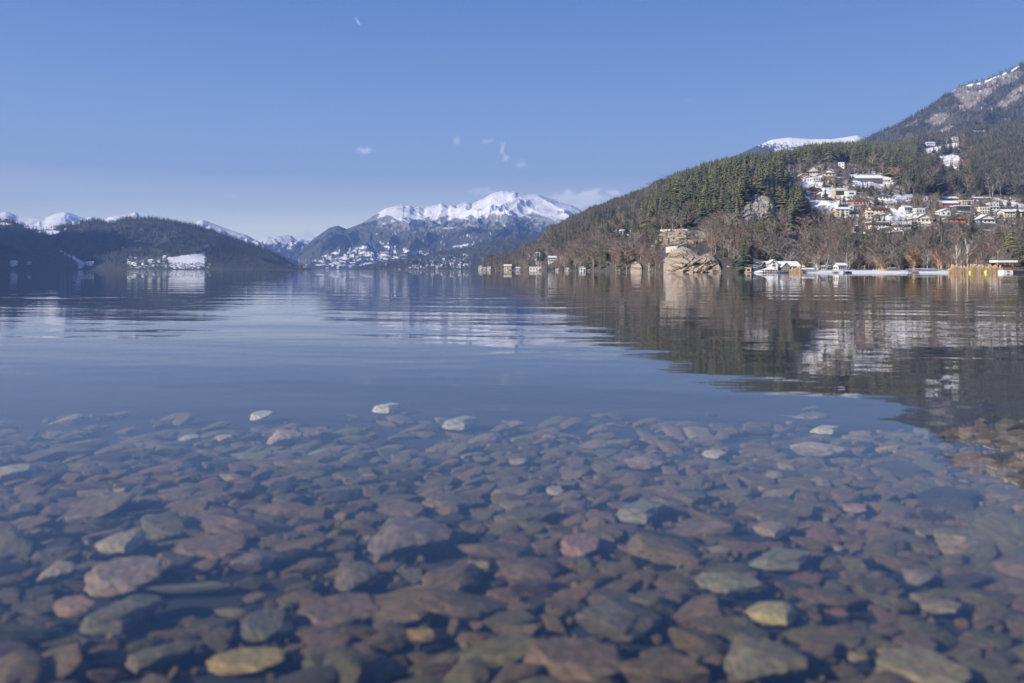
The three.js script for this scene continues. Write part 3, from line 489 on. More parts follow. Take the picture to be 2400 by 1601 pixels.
// style: front (gable to the viewer), side (eaves to the viewer), hip, flat. o: { turn, snow, roof, rows, cols, balcony, chimney, base, big }
function house(px, py, wpx, hpx, style, color, label, o = {}) {
  const g = o.at ?? groundAt(px, py), D = -g.z, w = wpx / F * D, total = hpx / F * D, d = (o.depth ?? (style === 'front' ? 1.15 : 0.75)) * Math.min(w, 14), pitch = o.pitch ?? 0.34;
  const hr = style === 'flat' ? 0 : style === 'side' ? Math.min(total * 0.45, d / 2 * pitch * 1.4) : Math.min(total * 0.5, w / 2 * pitch * 1.4), h = total - hr - 0.25;
  const t = thing(o.name ?? 'house', V(g.x, g.y, g.z - d / 2), o.turn ?? 0, label, o.cat ?? 'house', o.group), wm = wallMat(color), rm = o.roof === 'red' ? tileRed : o.roof === 'wood' ? woodWarm : tileDark, snow = o.snow ?? 0.8;
  if (style === 'flat' || style === 'hip') part('wall', box(w, h + 4, d, 0, h / 2 - 2, 0), wm, t); else part('wall', gableBody(w, d, h, hr, style === 'side'), wm, t);
  const over = Math.min(0.9, w * 0.07);
  let roof;
  if (style === 'flat') roof = part('roof', box(w + over, 0.35, d + over, 0, h + 0.18, 0), o.roofColor ?? trimWhite, t);
  else if (style === 'hip') roof = part('roof', hipRoof(w, d, h, hr, over, 0.02), rm, t);
  else roof = part('roof', gableRoof(w, d, h, hr, style === 'side', 0.28, over, 0.02), rm, t);
  if (snow > 0) {
    if (style === 'flat') part('roof_snow', box(w + over - 0.2, 0.25, d + over - 0.2, 0, h + 0.475, 0), snowMat, roof);
    else if (style === 'hip') part('roof_snow', hipRoof(w * snow, d * snow, h + hr * (1 - snow) + 0.12, hr * snow, over * 0.8, 0.06), snowMat, roof);
    else part('roof_snow', gableRoof(w, d, h, hr, style === 'side', 0.22, over * (snow > 0.9 ? 0.97 : 0.55), 0.3), snowMat, roof);
  }
  if (o.chimney ?? (style !== 'flat' && w > 6)) part('chimney', box(0.8, 1.7, 0.8, w * 0.16, h + hr * 0.75 + 0.7, -d * 0.1), chimneyMat, roof);
  const rows = o.rows ?? Math.max(1, Math.round(h / 3)), cn = o.cols ?? Math.max(2, Math.round(w / 3.2)), sh = h / rows, ww = Math.min(1.6, w / cn * 0.5) * (o.big ?? 1);
  for (let r = 0; r < rows; r++) for (let c = 0; c < cn; c++) {
    if (o.door && r === 0 && c === Math.floor(cn / 2)) { part('door', box(1.1, 2.1, 0.12, (c + 0.5) / cn * w - w / 2, 1.05, d / 2 + 0.02), woodDark, t); continue; }
    const x = (c + 0.5) / cn * w - w / 2, y = r * sh + sh * 0.52, wh = Math.min(1.5, sh * 0.55);
    const f = part('window', box(ww + 0.24, wh + 0.24, 0.1, x, y, d / 2 + 0.01), trimWhite, t); part('pane', box(ww, wh, 0.06, x, y, d / 2 + 0.055), glassMat, f);
  }
  if (style === 'front' && hr > 1.2) { const f = part('window', box(1.5, 1.1, 0.1, 0, h + hr * 0.28, d / 2 + 0.01), trimWhite, t); part('pane', box(1.2, 0.85, 0.06, 0, h + hr * 0.28, d / 2 + 0.055), glassMat, f); }
  for (let r = 0; r < rows; r++) for (const z of [-0.22, 0.22]) { const f = part('window', box(0.1, 1.4, 1.3, -w / 2 - 0.01, r * sh + sh * 0.5, z * d), trimWhite, t); part('pane', box(0.06, 1.15, 1.05, -w / 2 - 0.055, r * sh + sh * 0.5, z * d), glassMat, f); }
  if (o.balcony) for (let r = 1; r < rows + (style === 'front' && hr > 2 ? 1 : 0); r++) { const b = part('balcony', box(w * (r === rows ? 0.55 : 0.94), 0.16, 1.3, 0, r * sh, d / 2 + 0.66), o.balcony === 'white' ? trimWhite : woodDark, t); part('railing', box(w * (r === rows ? 0.55 : 0.94), 0.85, 0.1, 0, r * sh + 0.5, d / 2 + 1.27), o.balcony === 'white' ? trimWhite : o.balcony === 'warm' ? woodWarm : woodDark, b); }
  if (o.upper) part('timber_storey', box(w + 0.12, h * 0.48, d + 0.12, 0, h * 0.755, 0), o.upper, t);
  if (o.glazing) part('glazed_front', box(w * 0.86, h * 0.62, 0.14, w * 0.03, h * 0.5, d / 2 + 0.1), glassMat, t);
  houseRects.push([px - wpx / 2, px + wpx / 2, py - hpx * 1.05, py - hpx * 0.12, D]);
  return t;
}
// the village, from the wood's edge down to the brush
house(1973.5, 393, 13, 12, 'flat', 'white', 'small white box-shaped house, topmost of the village at the edge of the wood', { cols: 2, rows: 2, turn: -0.3 });
house(1913, 410, 24, 18, 'front', 'grey', 'grey gabled house with dark timber walls below the topmost white house', { pitch: 0.75, upper: woodDark, turn: -0.5, depth: 1.3, snow: 0.9 });
house(1946, 413, 25, 14, 'hip', 'yellow', 'yellow house with pyramid roof standing in pale bushes high in the village', { cols: 3, snow: 0.7, pitch: 0.5 });
house(1831, 424, 18, 12, 'hip', 'white', 'leftmost white house of the village, peeking over the knoll firs', { snow: 0.95 });
house(1850, 420, 15, 9, 'side', 'brown', 'low brown house with a lean snowy roof beside the leftmost white house', { snow: 0.95, turn: 0.3 });
house(1883, 420, 25, 13, 'front', 'orange', 'orange timbered chalet with a wide snowy gable roof below the grey gabled house', { upper: woodWarm, snow: 0.9, pitch: 0.5 });
house(1894, 426, 19, 13, 'front', 'white', 'small white gabled house just in front of the orange chalet', { snow: 0.85 });
house(1915, 425, 18, 10, 'flat', 'grey', 'flat grey house right of the small white gabled one', { cols: 3, rows: 1 });
house(2038, 426, 62, 16, 'side', 'dark', 'long low dark building under one big snowy roof on the upper right of the village', { snow: 0.97, cols: 10, rows: 1, pitch: 0.5, depth: 1 });
house(2076, 428, 26, 12, 'side', 'beige', 'beige wing at the right end of the long low building', { snow: 0.97, turn: -0.3 });
house(2048, 406, 7, 4.5, 'side', 'grey', 'tiny snowy hut above the long low building', { snow: 0.97, rows: 1, cols: 2, chimney: false, cat: 'hut', name: 'hut' });
house(1912, 440, 13, 12, 'hip', 'white', 'narrow white house with dark windows above the shaded chalet', { cols: 2 });
house(1906, 450, 28, 13, 'front', 'brown', 'shaded brown chalet with low dark roof at the knoll\'s shadow edge', { balcony: 'dark', snow: 0 });
house(1971.5, 460, 29, 16, 'flat', 'beige', 'modern beige house with a wide glazed front and snowy flat roof mid-village', { glazing: true, cols: 6, rows: 2 });
house(1996, 459, 21, 11, 'flat', 'white', 'white annex with one broad window right of the glazed beige house', { cols: 1, rows: 1, big: 3.2 });
house(2018, 480, 37, 18, 'hip', 'pink', 'reddish house under a bare brown hip roof in mid-village', { snow: 0, roof: 'red', pitch: 0.55 });
house(2080, 467, 38, 12, 'front', 'white', 'white chalet with a very wide dark roof right of the brown hip roof', { snow: 0, balcony: 'dark', rows: 1 });
house(1975, 507, 31, 22, 'side', 'cream', 'cream three-storey house with rows of dark windows beside the blue shaded snow', { rows: 3, cols: 3, snow: 0.95, pitch: 0.3 });
house(1996, 498, 9, 15, 'flat', 'blue', 'narrow bluish house wall at the right of the cream three-storey house', { cols: 1, rows: 2 });
house(2039, 510, 17, 15, 'side', 'yellow', 'small bright yellow house with square windows', { rows: 2, cols: 2, snow: 0.4, turn: 0.2 });
house(2060, 499, 33, 16, 'side', 'cream', 'yellowish chalet with brown roof behind the small bright yellow house', { snow: 0, roof: 'red', upper: woodWarm });
house(2010, 546, 20, 20, 'hip', 'white', 'tall white house with two dark balconies standing lowest on the slope', { rows: 3, cols: 1, big: 1.6, balcony: 'dark', snow: 0.5 });
house(2063, 536, 42, 16, 'flat', 'white', 'modern white house with dark red upper band and long window strip', { cols: 5, rows: 1, big: 1.5, upper: std(lin(0.16, 0.05, 0.05), 0.7) });
house(2118, 541, 36, 22, 'side', 'white', 'white house with dark upper storey and broad snow roof left of the cypress pair', { upper: woodDark, snow: 0.97, cols: 5 });
house(2127, 495, 24, 13, 'side', 'white', 'white house with dark snow-streaked roof above the cypress pair', { snow: 0.5, turn: 0.3 });
house(2158, 500, 21, 11, 'flat', 'grey', 'grey flat house behind the big cream gabled house', { cols: 3 });
house(2168, 521, 38, 20, 'front', 'cream', 'big cream house with snowy gable roof right of the cypress pair', { balcony: 'white', snow: 0.9, pitch: 0.4 });
house(2227, 485, 38, 15, 'side', 'red', 'long dark red row house with small dark windows below the layered dark roofs', { snow: 0.5, cols: 7 });
house(2229, 471, 34, 11, 'side', 'dark', 'dark layered-roof building at the wood\'s edge above the red row house', { snow: 0.35, cols: 6 });
house(2268, 482, 27, 12, 'flat', 'beige', 'beige flat house with dark windows in the row right of the red house', { cols: 5, rows: 2 });
house(2258, 493, 33, 11, 'flat', 'dark', 'dark glass-walled pavilion with a flat snowy roof', { glazing: true, rows: 1, cols: 2 });
house(2217, 505, 22, 15, 'front', 'white', 'white gabled house left above the orange-red chalet', { snow: 0.8, balcony: 'dark' });
house(2308, 500, 23, 14, 'flat', 'cream', 'cream terrace house with a row of windows left of the stepped modern one', { cols: 4, rows: 2 });
house(2331, 493, 21, 17, 'flat', 'white', 'stepped modern white house with overhanging flat roof', { cols: 3, rows: 2, balcony: 'white' });
house(2247, 521, 32, 17, 'front', 'orange', 'orange-red timber chalet with balconies and white ground floor', { balcony: 'warm', snow: 0, upper: woodWarm, pitch: 0.5 });
house(2314, 523, 38, 20, 'front', 'white', 'white chalet with green-dark gable trim standing over the grey garden wall', { balcony: 'white', snow: 0.3, pitch: 0.6, upper: wallMat('green') });
house(2380, 509, 52, 19, 'side', 'cream', 'long cream building cut by the right edge of the picture', { cols: 8, rows: 2, snow: 0.9, pitch: 0.3 });
house(2305, 468, 44, 7, 'side', 'brown', 'low brown barn under a snowy roof at the foot of the upper wood', { snow: 0.9, cols: 5, rows: 1, cat: 'barn', name: 'barn' });
// farms at the upper snow field
house(2182, 342, 20, 10, 'side', 'white', 'long white farmhouse at the left end of the upper snow field', { cols: 6, rows: 2, snow: 0.95 });
house(2207, 338, 13, 6, 'side', 'white', 'low snowy shed in the middle above the upper snow field', { cols: 2, rows: 1, snow: 0.97, cat: 'shed', name: 'shed' });
house(2223, 334, 14, 7, 'side', 'grey', 'grey barn with snowy roof left of the upper farm\'s gable', { cols: 2, rows: 1, snow: 0.97, cat: 'barn', name: 'barn' });
house(2239, 332, 15, 13, 'front', 'white', 'white gabled farmhouse at the right end of the upper snow field', { cols: 2, snow: 0.95 });
house(2300, 318, 28, 13, 'side', 'white', 'highest farmhouse with broad snowy roof among the upper trees', { cols: 4, rows: 1, snow: 0.97 });
// scattered in the woods left of the knoll
house(1428, 509, 19, 8, 'side', 'white', 'white-roofed cottage high in the brown woods left of the fir ridge', { snow: 0.97, rows: 1 });
house(1442, 501, 9, 7, 'front', 'cream', 'small pale house tucked right above the white-roofed cottage', { snow: 0.97 });
house(1489, 496, 9, 10, 'front', 'white', 'white house at the edge of the knoll firs, highest on the left', { snow: 0.9 });
house(1392, 562, 11, 9, 'flat', 'white', 'lonely white cube house on the lower left wooded slope', { cols: 2, rows: 1 });
house(1453, 552, 26, 14, 'side', 'white', 'white-fronted house with a brown end wall beside the dark firs', { snow: 0.8, cols: 3, turn: -0.5 });
house(1484, 540, 24, 10, 'front', 'brown', 'dark brown chalet with snowy roof edges near the knoll\'s left foot', { snow: 0.6 });
house(1485, 549, 13, 9, 'flat', 'white', 'small white house in front of the dark brown chalet', { cols: 2, rows: 1 });
house(1240, 606, 9, 11, 'hip', 'white', 'leftmost white house of the lakeside cluster\'s upper row', { snow: 0.9 });
house(1261, 607, 17, 17, 'hip', 'blue', 'bluish white villa in the middle of the lakeside cluster\'s upper row', { snow: 0.9, rows: 3 });
house(1283, 598, 12, 8, 'side', 'white', 'white house below the snow terrace, highest of the lakeside cluster', { snow: 0.95 });
house(1296, 615, 21, 15, 'side', 'white', 'broad white house with balcony right of the bluish villa', { snow: 0.9, balcony: 'white' });
house(1318, 606, 10, 9, 'front', 'cream', 'cream house at the right end of the lakeside cluster\'s upper row', { snow: 0.9 });
house(1260, 622, 17, 10, 'front', 'white', 'white gabled house just above the long white boathouse', { snow: 0.95 });
house(1255, 635, 28, 9, 'flat', 'white', 'long white boathouse at the water\'s edge below the lakeside cluster', { cols: 4, rows: 1, cat: 'boathouse', name: 'boathouse' });
house(1190, 634, 17, 14, 'side', 'yellow', 'pale yellow house with snowy roof at the waterline, left of the boathouses', { snow: 0.95 });
house(1214, 634, 10, 8, 'side', 'grey', 'small grey hut at the waterline between yellow house and boathouse', { snow: 0.95, cat: 'hut', name: 'hut' });
house(1306, 635, 7, 6, 'front', 'white', 'small white boathouse right of the long one', { snow: 0.9, cat: 'boathouse', name: 'boathouse' });
house(1330, 635, 8, 8, 'front', 'cream', 'small cream boathouse at the waterline under the brown trees', { snow: 0.9, cat: 'boathouse', name: 'boathouse' });
house(1366, 636, 13, 11, 'front', 'white', 'white gabled boathouse at the waterline, rightmost of its row', { snow: 0.9, cat: 'boathouse', name: 'boathouse' });
house(1126, 633, 9, 11, 'front', 'cream', 'cream left one of three houses on the low point in front of the hills', { snow: 0.9 });
house(1136, 633.4, 8, 7, 'side', 'grey', 'grey middle one of three houses on the low point in front of the hills', { snow: 0.9 });
house(1146, 633.4, 8, 10, 'front', 'white', 'white right one of three houses on the low point in front of the hills', { snow: 0.9 });
// far settlements: small houses of a few pixels, each on its own
{
  const r = rngOf(91), kinds = ['front', 'side'].map((st) => ['white', 'cream', 'grey', 'ochre', 'pink'].map((c) => { const g = new THREE.Group(), w = st === 'front' ? 10 : 14, d = 10; part('wall', gableBody(w, d, 6, 3, st === 'side'), wallMat(c), g); const rf = part('roof', gableRoof(w, d, 6, 3, st === 'side', 0.3, 0.8, 0.02), tileDark, g); part('roof_snow', gableRoof(w, d, 6, 3, st === 'side', 0.3, 0.7, 0.33), snowMat, rf); for (const x of [-w * 0.27, w * 0.27]) for (const y of [1.7, 4.4]) part('window', box(1.5, 1.5, 0.1, x, y, d / 2 + 0.02), glassMat, g); return g; }));
  const put = (mesh, n, ok, scale, label, group) => {
    const pos = mesh.geometry.attributes.position, spots = []; for (let i = 0; i < pos.count; i++) { const p = V(0, 0, 0).fromBufferAttribute(pos, i), [px, py] = proj(p); if (p.y > 0.6 && ok(px, py, p)) spots.push(p); }
    const used = [], xs = spots.map((p) => proj(p)[0]), x0 = Math.min(...xs), x1 = Math.max(...xs);
    for (let k = 0, tries = 0; k < n && spots.length && tries < 4000; tries++) {
      const p = spots[Math.floor(r() * spots.length)].clone(); p.x += (r() - 0.5) * 12; if (used.some((q) => Math.hypot(q.x - p.x, q.z - p.z) < 13)) continue; used.push(p); k++;
      const si = r() < 0.5 ? 0 : 1, ci = Math.floor(r() * r() * 5), o = kinds[si][ci].clone(), s = scale * (0.7 + r() * 0.7); o.name = numbered('house'); o.position.copy(p).y -= 0.4; o.scale.setScalar(s); o.rotation.y = (r() - 0.5) * 1.2; const fx = (proj(p)[0] - x0) / Math.max(1, x1 - x0), col = ['white', 'cream', 'grey', 'ochre', 'pinkish'][ci]; tag(o, label.replace('HOUSE', `${col} ${si ? 'long-roofed' : 'gabled'} house`) + (n > 8 ? (fx < 0.33 ? ', left part' : fx < 0.67 ? ', middle part' : ', right part') : ''), 'house', group); scene.add(o);
    }
  };
  put(farHills, 75, (px, py) => px > 930 && px < 1100 && py > 596 && py < 632.5 && py > 640 - (px - 900) * 0.22, 0.75, 'tiny HOUSE among the dark trees of the far lakeside town', 'houses of the far lakeside town');
  put(scene.getObjectByName('snowy_mountain'), 70, (px, py) => px > 705 && px < 930 && py > 608 && py < 632.6, 0.95, 'tiny HOUSE at the foot of the snowy massif behind the water', 'houses at the foot of the snowy massif');
  put(leftHill, 13, (px, py) => inside(leftVillage, px, py) && py < 631, 0.75, 'small HOUSE in the shaded village left of the sunlit snow field', 'houses of the shaded left shore village');
  put(leftHill, 2, (px, py) => px > 24 && px < 40 && py > 616 && py < 624, 1.5, 'snowy-roofed HOUSE alone near the water at the far left shore', 'two snowy roofs at the far left shore');
  put(leftHill, 1, (px, py) => px > 64 && px < 72 && py > 616 && py < 625, 1.2, 'small snowy roof by the water right of the two at the far left shore', null);
  put(leftHill, 5, (px, py) => px > 183 && px < 212 && py > 618 && py < 629, 1.0, 'small HOUSE at the foot of the diagonal snow strip on the left shore', 'houses at the foot of the diagonal snow strip');
  put(leftHill, 3, (px, py) => px > 482 && px < 505 && py > 618 && py < 630, 0.6, 'small HOUSE just right of the sunlit snow field on the left shore', 'houses right of the sunlit snow field');
}
// ------------------------------------------------------------------ trees of the near hillside
const barkMat = std(lin(0.16, 0.13, 0.11), 0.95), leafMats = {};
const mats = { spruce: [lin(0.088, 0.094, 0.05), lin(0.06, 0.08, 0.055), lin(0.1, 0.11, 0.05), lin(0.05, 0.068, 0.052)].map((c) => std(c, 0.95, { side: THREE.DoubleSide })), pine: [lin(0.15, 0.15, 0.065), lin(0.12, 0.13, 0.062), lin(0.19, 0.17, 0.075)].map((c) => std(c, 0.95, { side: THREE.DoubleSide })), bare: [lin(0.42, 0.3, 0.23), lin(0.33, 0.285, 0.25), lin(0.4, 0.32, 0.26), lin(0.37, 0.345, 0.31)].map((c) => std(c, 0.95, { side: THREE.DoubleSide })) };
const coniferKinds = [
  [coniferCrown(201, { whorls: 17, per: 8, width: 0.2, low: 0.1 }), trunkGeo(0.9, 0.014, 0.004)],
  [coniferCrown(202, { whorls: 15, per: 8, width: 0.24, low: 0.16, ragged: 0.5 }), trunkGeo(0.9, 0.016, 0.004)],
  [coniferCrown(203, { whorls: 14, per: 9, width: 0.27, low: 0.28, narrow: 0.7, droop: 0.1, ragged: 0.5 }), trunkGeo(0.9, 0.017, 0.005)],
  [coniferCrown(204, { whorls: 18, per: 7, width: 0.15, low: 0.06, ragged: 0.4 }), trunkGeo(0.9, 0.013, 0.004)],
];
const bareKinds = [bareTree(301, { kids: 4, twig: 1.3 }), bareTree(302, { kids: 4, spread: 0.75, up: 0.25, twig: 1.3 }), bareTree(303, { kids: 4, spread: 0.5, up: 0.5, trunk: 0.3, twig: 1.3 }), bareTree(304, { kids: 5, spread: 0.85, up: 0.3, trunk: 0.05, levels: 4, twig: 1.2 })];
const oneTree = (k) => { const g = k.map((x) => { const c = x.index ? x.toNonIndexed() : x.clone(); c.deleteAttribute('uv'); return c; }); return mergeGeometries(g); };
const coniferOne = coniferKinds.map(oneTree), bareOne = bareKinds.map(oneTree);
const nearTrees = [];
const clearFar = [[[2150, 366], [2165, 336], [2190, 328], [2252, 316], [2256, 335], [2250, 360]], [[2200, 404], [2202, 364], [2246, 361], [2262, 380], [2240, 402]], [[2284, 320], [2286, 302], [2318, 302], [2318, 322]]];
const clearOf = [[[1552, 636], [1556, 590], [1600, 572], [1660, 585], [1686, 610], [1690, 636]], [[1540, 590], [1548, 538], [1642, 536], [1655, 572], [1610, 592]], [[1742, 502], [1754, 470], [1771, 453], [1800, 459], [1826, 500]], [[1476, 634], [1480, 608], [1504, 608], [1504, 634]], [[1842, 560], [1850, 536], [1870, 536], [1868, 562]]];
{
  const r = rngOf(77), MIN = new Map(), roll = (px) => { // the highest row of the ground seen so far in each column, to leave out what lies hidden
    const key = Math.round(px / 6); if (!MIN.has(key)) { const a = []; let m = 1e9; for (let i = 0; i <= 200; i++) { const [D, h] = slopeAt(key * 6, i / 200), y = HY - (h - EYE) / D * F; m = Math.min(m, y); a.push(m); } MIN.set(key, a); } return MIN.get(key);
  };
  for (let k = 0; k < 62000; k++) {
    const px = 1135 + r() * (2560 - 1135), u = r(), D = Math.sqrt(lerp(370 * 370, 2050 * 2050, u)), Ds = shoreD(px), [a, b, uu] = column(px), De = lerp(a.De, b.De, uu);
    if (D < Ds + 3 || D > De) continue;
    const t = Math.log(D / Ds) / Math.log(De / Ds), [, h] = slopeAt(px, t), p = V((px - 1200) / F * D, h, -D), py = proj(p)[1], e = r(), q = r(), n = fbm(p.x / 60, p.z / 60, 3);
    let kind = null, H = 14, shrub = false;
    if (inAny(snowFields, px, py) || inAny(rocks, px, py) || inAny(bare, px, py)) { const onRock = inAny(rocks, px, py); if (e > (onRock ? 0.4 : 0.015)) continue; kind = onRock && q < 0.35 ? 'spruce' : 'bare'; H = onRock ? 2 + r() * 3 : 4; shrub = onRock; }
    else if (px > 1765 && D < Ds + 62) { if (D < Ds + 22 || e > 0.25) continue; kind = q < 0.12 ? 'spruce' : 'bare'; H = 8 + r() * 5; }
    else if (px > 1765 && D < Ds + 130) { if (e > 0.95) continue; kind = q < 0.26 ? 'spruce' : 'bare'; H = 9 + r() * 6; if (e < 0.35) { H = 4 + r() * 4; shrub = true; } }
    else if (inside(village, px, py)) { if (e > 0.75) continue; kind = q < 0.42 ? 'spruce' : 'bare'; H = 2.6 + r() * 5.4 + (r() < 0.1 ? 5 : 0); }
    else if (inside(knoll, px, py)) { if (e > 0.9) continue; kind = py > 525 && q < 0.5 ? 'bare' : q < 0.6 ? 'pine' : q < 0.88 ? 'spruce' : 'bare'; H = 13 + r() * 14; if (kind === 'bare') H *= 0.7; if (n < -0.12 && e > 0.5) continue; }
    else if (px < 1770 && px > 1290 && D > (px < 1400 ? 1050 : 850)) { kind = q < 0.72 ? 'spruce' : 'bare'; H = 12 + r() * 13; if (n < -0.15 && e > 0.6) continue; }
    else if (px < 1500) { if (e > 0.92) continue; kind = q < (n > 0.12 ? 0.65 : 0.16) ? 'spruce' : 'bare'; H = 12 + r() * 7; if (D > 1300) { kind = q < 0.5 ? 'spruce' : 'bare'; } if (D < Ds + 70 && e < 0.6) { H = 4 + r() * 4; shrub = true; } }
    else if (px > 2040 && py < 470) { if (e > 0.95) continue; kind = q < (n > -0.3 ? 0.82 : 0.35) ? 'spruce' : 'bare'; H = 11 + r() * 16; }
    else { if (e > 0.9) continue; kind = q < (n > 0.1 ? 0.55 : 0.18) ? 'spruce' : 'bare'; H = 8 + r() * 8; if (e < 0.4) { H = 4 + r() * 4; shrub = true; } }
    const i = Math.round(clamp(t, 0, 1) * 200), topRow = HY - (h + H - EYE) / D * F;
    if (topRow > roll(px)[i] + 2 + H * 0 && topRow > roll(px)[Math.max(0, i - 1)] - 1) continue;
    const tall = py - topRow; let hides = false; for (const f of [0.05, 0.4, 0.75, 0.95]) { const y = py - tall * f; for (const ox of [-0.22, 0, 0.22]) if ((D < 700 && inAny(clearOf, px + ox * tall, y)) || (D < 1800 && inAny(clearFar, px + ox * tall, y))) hides = true; for (const w of houseRects) if (D < w[4] && px > w[0] - tall * 0.32 && px < w[1] + tall * 0.32 && y > w[2] && y < w[3]) hides = true; }
    if (hides && !(shrub && inAny(rocks, px, py)) && r() < 0.95) continue;
    nearTrees.push({ p, px, py, D, H, kind, v: shrub && kind === 'bare' ? 3 : Math.floor(r() * 4), a: r() * 6.28, w: (kind === 'pine' ? 1.1 : 0.9) + r() * 0.5, size: H / D, tint: 0.75 + r() * 0.5, warm: r() });
  }
}
// the largest ones in view stand one by one, the rest of each wood is one mass
function treeGroup(name, kind, v, mat, pos, H, w, a, label, category, group) {
  const g = kind === 'bare' ? bareKinds[v] : coniferKinds[v], o = thing(name, pos, a, label, category, group);
  if (kind === 'bare') { part('trunk', g[0], mat, o); part('crown', g[1], mat, o); } else { part('crown', g[0], mat, o); part('trunk', g[1], barkMat, o); }
  o.scale.set(H * w, H, H * w);
  return o;
}
{
  const near = (x, list) => list.find(([m]) => x < m)[1];
  const zone = (t) => t.px < 1500 ? [near(t.px, [[1235, 'on the low point left of the lakeside cluster'], [1330, 'around the white lakeside cluster'], [1420, 'in the woods right of the lakeside cluster'], [9e9, 'in the woods just left of the quarry']]), 'in the woods left of the quarry']
    : t.px < 1890 ? (t.py > 560 ? [near(t.px, [[1556, 'by the small pale shore rock'], [1690, 'around the tan lakeside cliff'], [1785, 'behind the ochre boathouse'], [9e9, 'behind the lakeside villa']]), 'between quarry and villa'] : [near(t.px, [[1600, 'on the left flank of the wooded knoll'], [1720, 'above the quarry face on the wooded knoll'], [1835, 'around the grey outcrop on the knoll'], [9e9, 'on the shaded right end of the knoll']]), 'on the wooded knoll'])
    : t.py > 548 ? [near(t.px, [[1955, 'behind the pollard trees'], [2035, 'behind the sailing boat'], [2110, 'behind the low beige beach wall'], [2178, 'behind the orange willow'], [2256, 'behind the two birches'], [2335, 'behind the golden reeds'], [9e9, 'behind the snowy-roofed bathing hut']]), 'behind the beach'] : inside(village, t.px, t.py) ? ['in the gardens of the hillside village', 'in the village gardens'] : ['on the upper slope above the village', 'above the village'];
  const build = (t) => (t.H < 6.5 ? 'low bushy ' : t.H > 14 ? 'tall ' : t.H < 10 ? 'smallish ' : '') + (t.kind === 'bare' ? ['rust-tinged', 'grey-brown', 'warm brown', 'pale grey'][Math.floor(t.warm * 4)] + ' leafless tree' : t.kind === 'pine' ? ['green', 'dull green', 'yellow-green'][Math.floor(t.warm * 3)] + ' conifer with sunlit crown' : ['green', 'blackish green', 'olive', 'blue-green'][Math.floor(t.warm * 4)] + ' dark conifer').replace('green dark', 'green').replace('olive dark', 'olive');
  const protos = new Map(), inView = (t) => t.px > 1140 && t.px < 2410;
  for (const [set, name, what, cat, limit] of [[['spruce', 'pine'], 'spruce_tree', 'dark green conifer', 'conifer', 230], [['bare'], 'bare_tree', 'leafless brown broadleaf tree', 'bare tree', 250]]) {
    const all = nearTrees.filter((t) => set.includes(t.kind)).sort((x, y) => (inView(y) ? y.size : 0) - (inView(x) ? x.size : 0)), singles = all.slice(0, limit), rest = all.slice(limit);
    for (const t of singles) {
      const z = zone(t), m = mats[t.kind][Math.floor(t.warm * mats[t.kind].length)], key = [t.kind, t.v, m.uuid].join(), label = `${build(t)} ${z[0]}`, group = `${cat}s ${z[1]}`;
      let o;
      if (protos.has(key)) { o = protos.get(key).clone(); o.name = numbered(name); o.position.copy(t.p); o.rotation.y = t.a; o.scale.set(t.H * t.w, t.H, t.H * t.w); o.userData.label = label; o.userData.group = group; scene.add(o); } else protos.set(key, treeGroup(name, t.kind, t.v, m, t.p, t.H, t.w, t.a, label, cat, group));
    }
    for (let v = 0; v < 2; v++) {
      const list = rest.filter((t) => t.v % 2 === v).map((t) => ({ p: t.p, s: V(t.H * t.w, t.H, t.H * t.w), a: t.a, c: (t.kind === 'bare' ? lin(0.36, 0.3, 0.255).lerp(lin(0.42, 0.29, 0.2), t.warm * t.warm * 0.7) : t.kind === 'pine' ? lin(0.115, 0.125, 0.06).lerp(lin(0.165, 0.155, 0.07), t.warm) : lin(0.058, 0.07, 0.046).lerp(lin(0.11, 0.11, 0.055), t.warm)).multiplyScalar(t.tint) }));
      instanced(cat === 'conifer' ? 'conifer_wood' : 'bare_wood', (cat === 'conifer' ? coniferOne : bareOne)[v ? 1 : 0], forestMat, list, cat === 'conifer' ? ['slender dark conifers', 'broad ragged conifers'][v] + ' massed on the near hillside' : ['upright leafless trees', 'spreading leafless trees'][v] + ' massed on the near hillside', 'wood');
    }
  }
}
